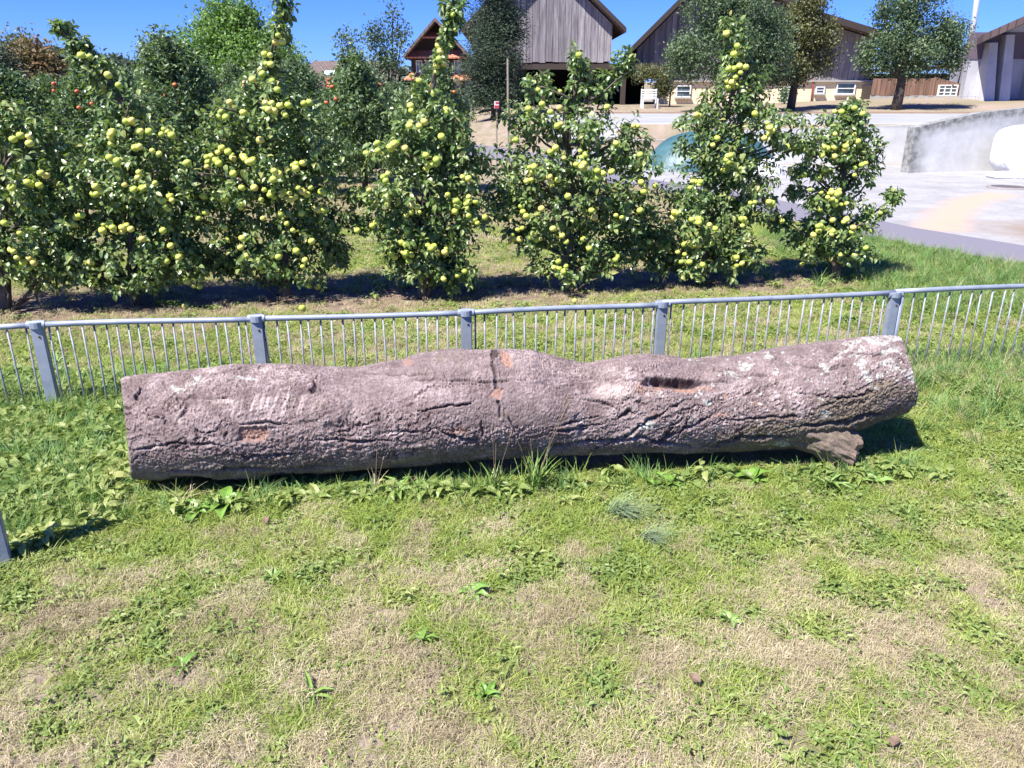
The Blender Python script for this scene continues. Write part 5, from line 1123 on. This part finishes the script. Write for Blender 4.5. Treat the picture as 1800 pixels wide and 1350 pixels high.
# far orchard floor
x, y, rs = sample(26000, -9, 4, 8.8, 15, 41); px_ = np.interp(y, [8.12, 9.8, 11.6, 14.2, 17.2], [5.45, 4.62, 4.15, 3.2, 1.5])-.6; k = x < px_; x, y = x[k], y[k]; m = len(x); g = greenmask(x, y)
scatter('far_orchard_grass', lawn, np.stack([x, y, terrain(x, y)], 1), np.stack([0*x, 0*x, rs.uniform(0, 6, m)], 1), np.repeat(rs.uniform(1.6, 2.6, m)[:, None], 3, 1), np.where(rs.uniform(0, 1, m) < g, rs.choice([0, 1, 2], m), rs.choice([3, 4, 5], m)), np.clip(.5+rs.normal(0, .2, m), 0, 1), 'dry and green grass alleys between the orchard rows', 'grass')

# individual weeds
def leafmesh(V, F, mat, name): return npmesh(name, V, F, None, False, [mat])
M['dock'] = simple('dock_leaf', (.13, .24, .04), .45, .35, 30, spec=.4); M['plantain'] = simple('plantain_leaf', (.17, .27, .06), .5, .3, 30); M['bluegrass'] = simple('feather_grass', (.23, .31, .17), .6, .25, 30); M['straw'] = simple('straw', (.50, .43, .28), .7, .2, 20); M['stemd'] = simple('seed_stem', (.17, .12, .08), .8, .3, 30); M['deadleaf'] = simple('dead_leaf', (.17, .115, .075), .75, .3, 30)
def rosette(px, py, n, L, W, mat, label, cat='weed', name='broadleaf_weed', tilt=.8, seed=0, z=0):
    rs = np.random.RandomState(seed+px); g = gnd(px, py); t = root(name, (g.x, g.y, float(terrain(g.x, g.y))), label, cat)
    for i in range(n):
        a = i*2.4+rs.uniform(-.3, .3); V, F, k = leafgeo(np.array([[0, 0, .003]]), np.array([[math.cos(a), math.sin(a), tilt*rs.uniform(.3, 1.4)]]), np.array([[rs.normal()*.2, rs.normal()*.2, 1.]]), np.array([L*rs.uniform(.6, 1.1)]), W, fold=.4, droop=.35)
        link('leaf', leafmesh(V, F, mat, 'leaf'), t)
    return t
for a in [(395,892,11,.11,.55,'dock','broad leaved dock plant growing against the left front of the log'),(345,900,6,.09,.5,'dock','smaller dock leaves just left of the big dock plant by the log'),
          (1320,846,8,.10,.6,'dock','dock plant with round leaves below the lichened part of the log'),(1175,852,8,.09,.55,'dock','pale dock plant before the dark underside in the right middle of the log'),
          (1135,846,4,.08,.4,'dock','two upright leaves standing before the log shadow'),(1455,856,9,.12,.14,'plantain','narrow leaved plantain below the broken stub'),(1545,850,6,.09,.35,'plantain','yellowing plantain right of the broken stub'),
          (480,1020,8,.06,.3,'plantain','small plantain rosette at the bare patch left of centre'),(830,1045,10,.065,.4,'dock','green dandelion rosette in the lower centre of the lawn'),(1285,1100,10,.06,.45,'plantain','light green rosette in the lower right centre of the lawn'),
          (320,1175,7,.06,.35,'dock','flat rosette in the dry lower left lawn'),(740,1130,7,.06,.35,'dock','dark rosette in the dry middle of the lawn'),(550,1225,9,.08,.16,'plantain','spreading buckhorn plantain near the lower centre left'),(855,1225,8,.055,.4,'dock','rosette near the bottom centre of the lawn'),
          (700,866,6,.10,.35,'plantain','weed leaves at the foot of the log below the long crack'),(100,640,6,.13,.3,'dock','weed leaves at the foot of the second fence post'),(145,800,7,.12,.3,'plantain','tall pale leaves in the rough grass at the left')]:
    rosette(a[0], a[1], a[2], a[3], a[4], M[a[5]], a[6])
def tuft(px, py, n, h, wd, lean, mat, label, name='grass_tuft', dirn=None, seed=0, heads=0):
    rs = np.random.RandomState(seed+px); g = gnd(px, py); t = root(name, (g.x, g.y, float(terrain(g.x, g.y))), label, 'grass tuft'); V = []; F = []
    for b in range(n):
        a = dirn+rs.normal()*.5 if dirn is not None else rs.uniform(0, 6.28); hh = h*rs.uniform(.45, 1.1); ln = lean*rs.uniform(.3, 1.2); bx, by = rs.normal(0, .018, 2); n0 = len(V); w2 = wd*rs.uniform(.6, 1.2)
        for s in range(5):
            f = s/4; r_ = hh*ln*f**1.5; z = hh*f*(1-.4*ln*f); ww = w2*(1-f**1.5)/2+.0002; px2, py2 = -math.sin(a), math.cos(a); V += [(bx+math.cos(a)*r_-px2*ww, by+math.sin(a)*r_-py2*ww, z), (bx+math.cos(a)*r_+px2*ww, by+math.sin(a)*r_+py2*ww, z)]
        for s in range(4): q = n0+2*s; F.append((q, q+1, q+3, q+2))
    link('blades', npmesh('blades', V, F, None, False, [mat]), t, kind='stuff')
    for k in range(heads):
        a = rs.uniform(0, 6.28); hh = h*rs.uniform(1.2, 2.0); e = Vector((math.cos(a)*hh*.35, math.sin(a)*hh*.15, hh)); MB2 = MB().tube([(0, 0, 0), e*.5+Vector((0, 0, hh*.06)), e], [.0014, .0012, .001], 5); link('stem', MB2.mesh('stem', M['stemd']), t)
        MB3 = MB().tube([e*.93, e*.98, e*1.05], [.002, .0045, .002], 6); link('seed_head', MB3.mesh('seed_head', M['stemd'], smooth=True), t)
tuft(940, 858, 80, .21, .008, .7, M['plantain'], 'large ribwort tuft with dark seed heads in front of the log middle', heads=5)
tuft(870, 862, 46, .17, .007, .8, M['plantain'], 'smaller ribwort tuft left of the large one', heads=3, seed=2)
tuft(1080, 905, 130, .15, .0028, 1.3, M['bluegrass'], 'feathery blue green grass patch flattened on the lawn', dirn=-.6); tuft(1135, 950, 90, .12, .0028, 1.4, M['bluegrass'], 'second blue green grass patch just below the first', dirn=-.4, seed=5)
tuft(1590, 905, 30, .07, .003, 1.2, M['plantain'], 'small tuft right of the stub on the lawn'); tuft(660, 872, 22, .12, .003, 1.0, M['straw'], 'dry straw tuft against the log base left of centre', heads=2); tuft(330, 886, 14, .14, .003, 1.1, M['straw'], 'few pale stalks arching before the left log base')
tuft(1480, 842, 12, .12, .002, .6, M['straw'], 'thin dry stalks beside the broken stub'); tuft(835, 515, 60, .30, .006, 1.1, M['bluegrass'], 'long leaning grass tuft at the foot of the tree with the apple chain')
tuft(1440, 505, 40, .22, .006, 1.0, M['plantain'], 'long grass at the foot of the last front tree')
for i, (px, py, lab) in enumerate([(1028,858,'pinkish dead leaf below the right middle of the log'),(470,930,'orange brown dead leaf on the lawn left of centre'),(735,850,'small brown dead leaf in front of the log middle'),(1330,825,'brown dead leaf beside the round leaved dock'),(1565,1330,'dark red dead leaf at the bottom right'),(1230,1215,'curled dead leaf in the dry lower right lawn')]):
    V, F, k = leafgeo(np.array([[0, 0, .0]]), np.array([[1., .3, .15]]), np.array([[0, .3, 1.]]), np.array([.038]), .75, fold=.9, droop=-.2); o = link('dead_leaf', leafmesh(V, F, M['deadleaf'], 'dead_leaf'), label=lab, category='leaf', group='dead leaves on the lawn'); g = gnd(px, py); o.location = (g.x, g.y, float(terrain(g.x, g.y))+.028); o.rotation_euler[2] = i*1.7
# windfall apples
for i, (px, py, lab) in enumerate([(985,160+0,''),] if False else [(327,545,'yellow windfall on the soil left of the second fence post'),(532,548,'yellow windfall below the tall apple tree'),(1010,535,'windfall on the soil below the broad apple tree')]):
    g = gnd(px, py); o = link('fallen_apple', AP[i], label=lab, category='apple', group='windfall apples'); o.location = (g.x, g.y, float(terrain(g.x, g.y))+.03)
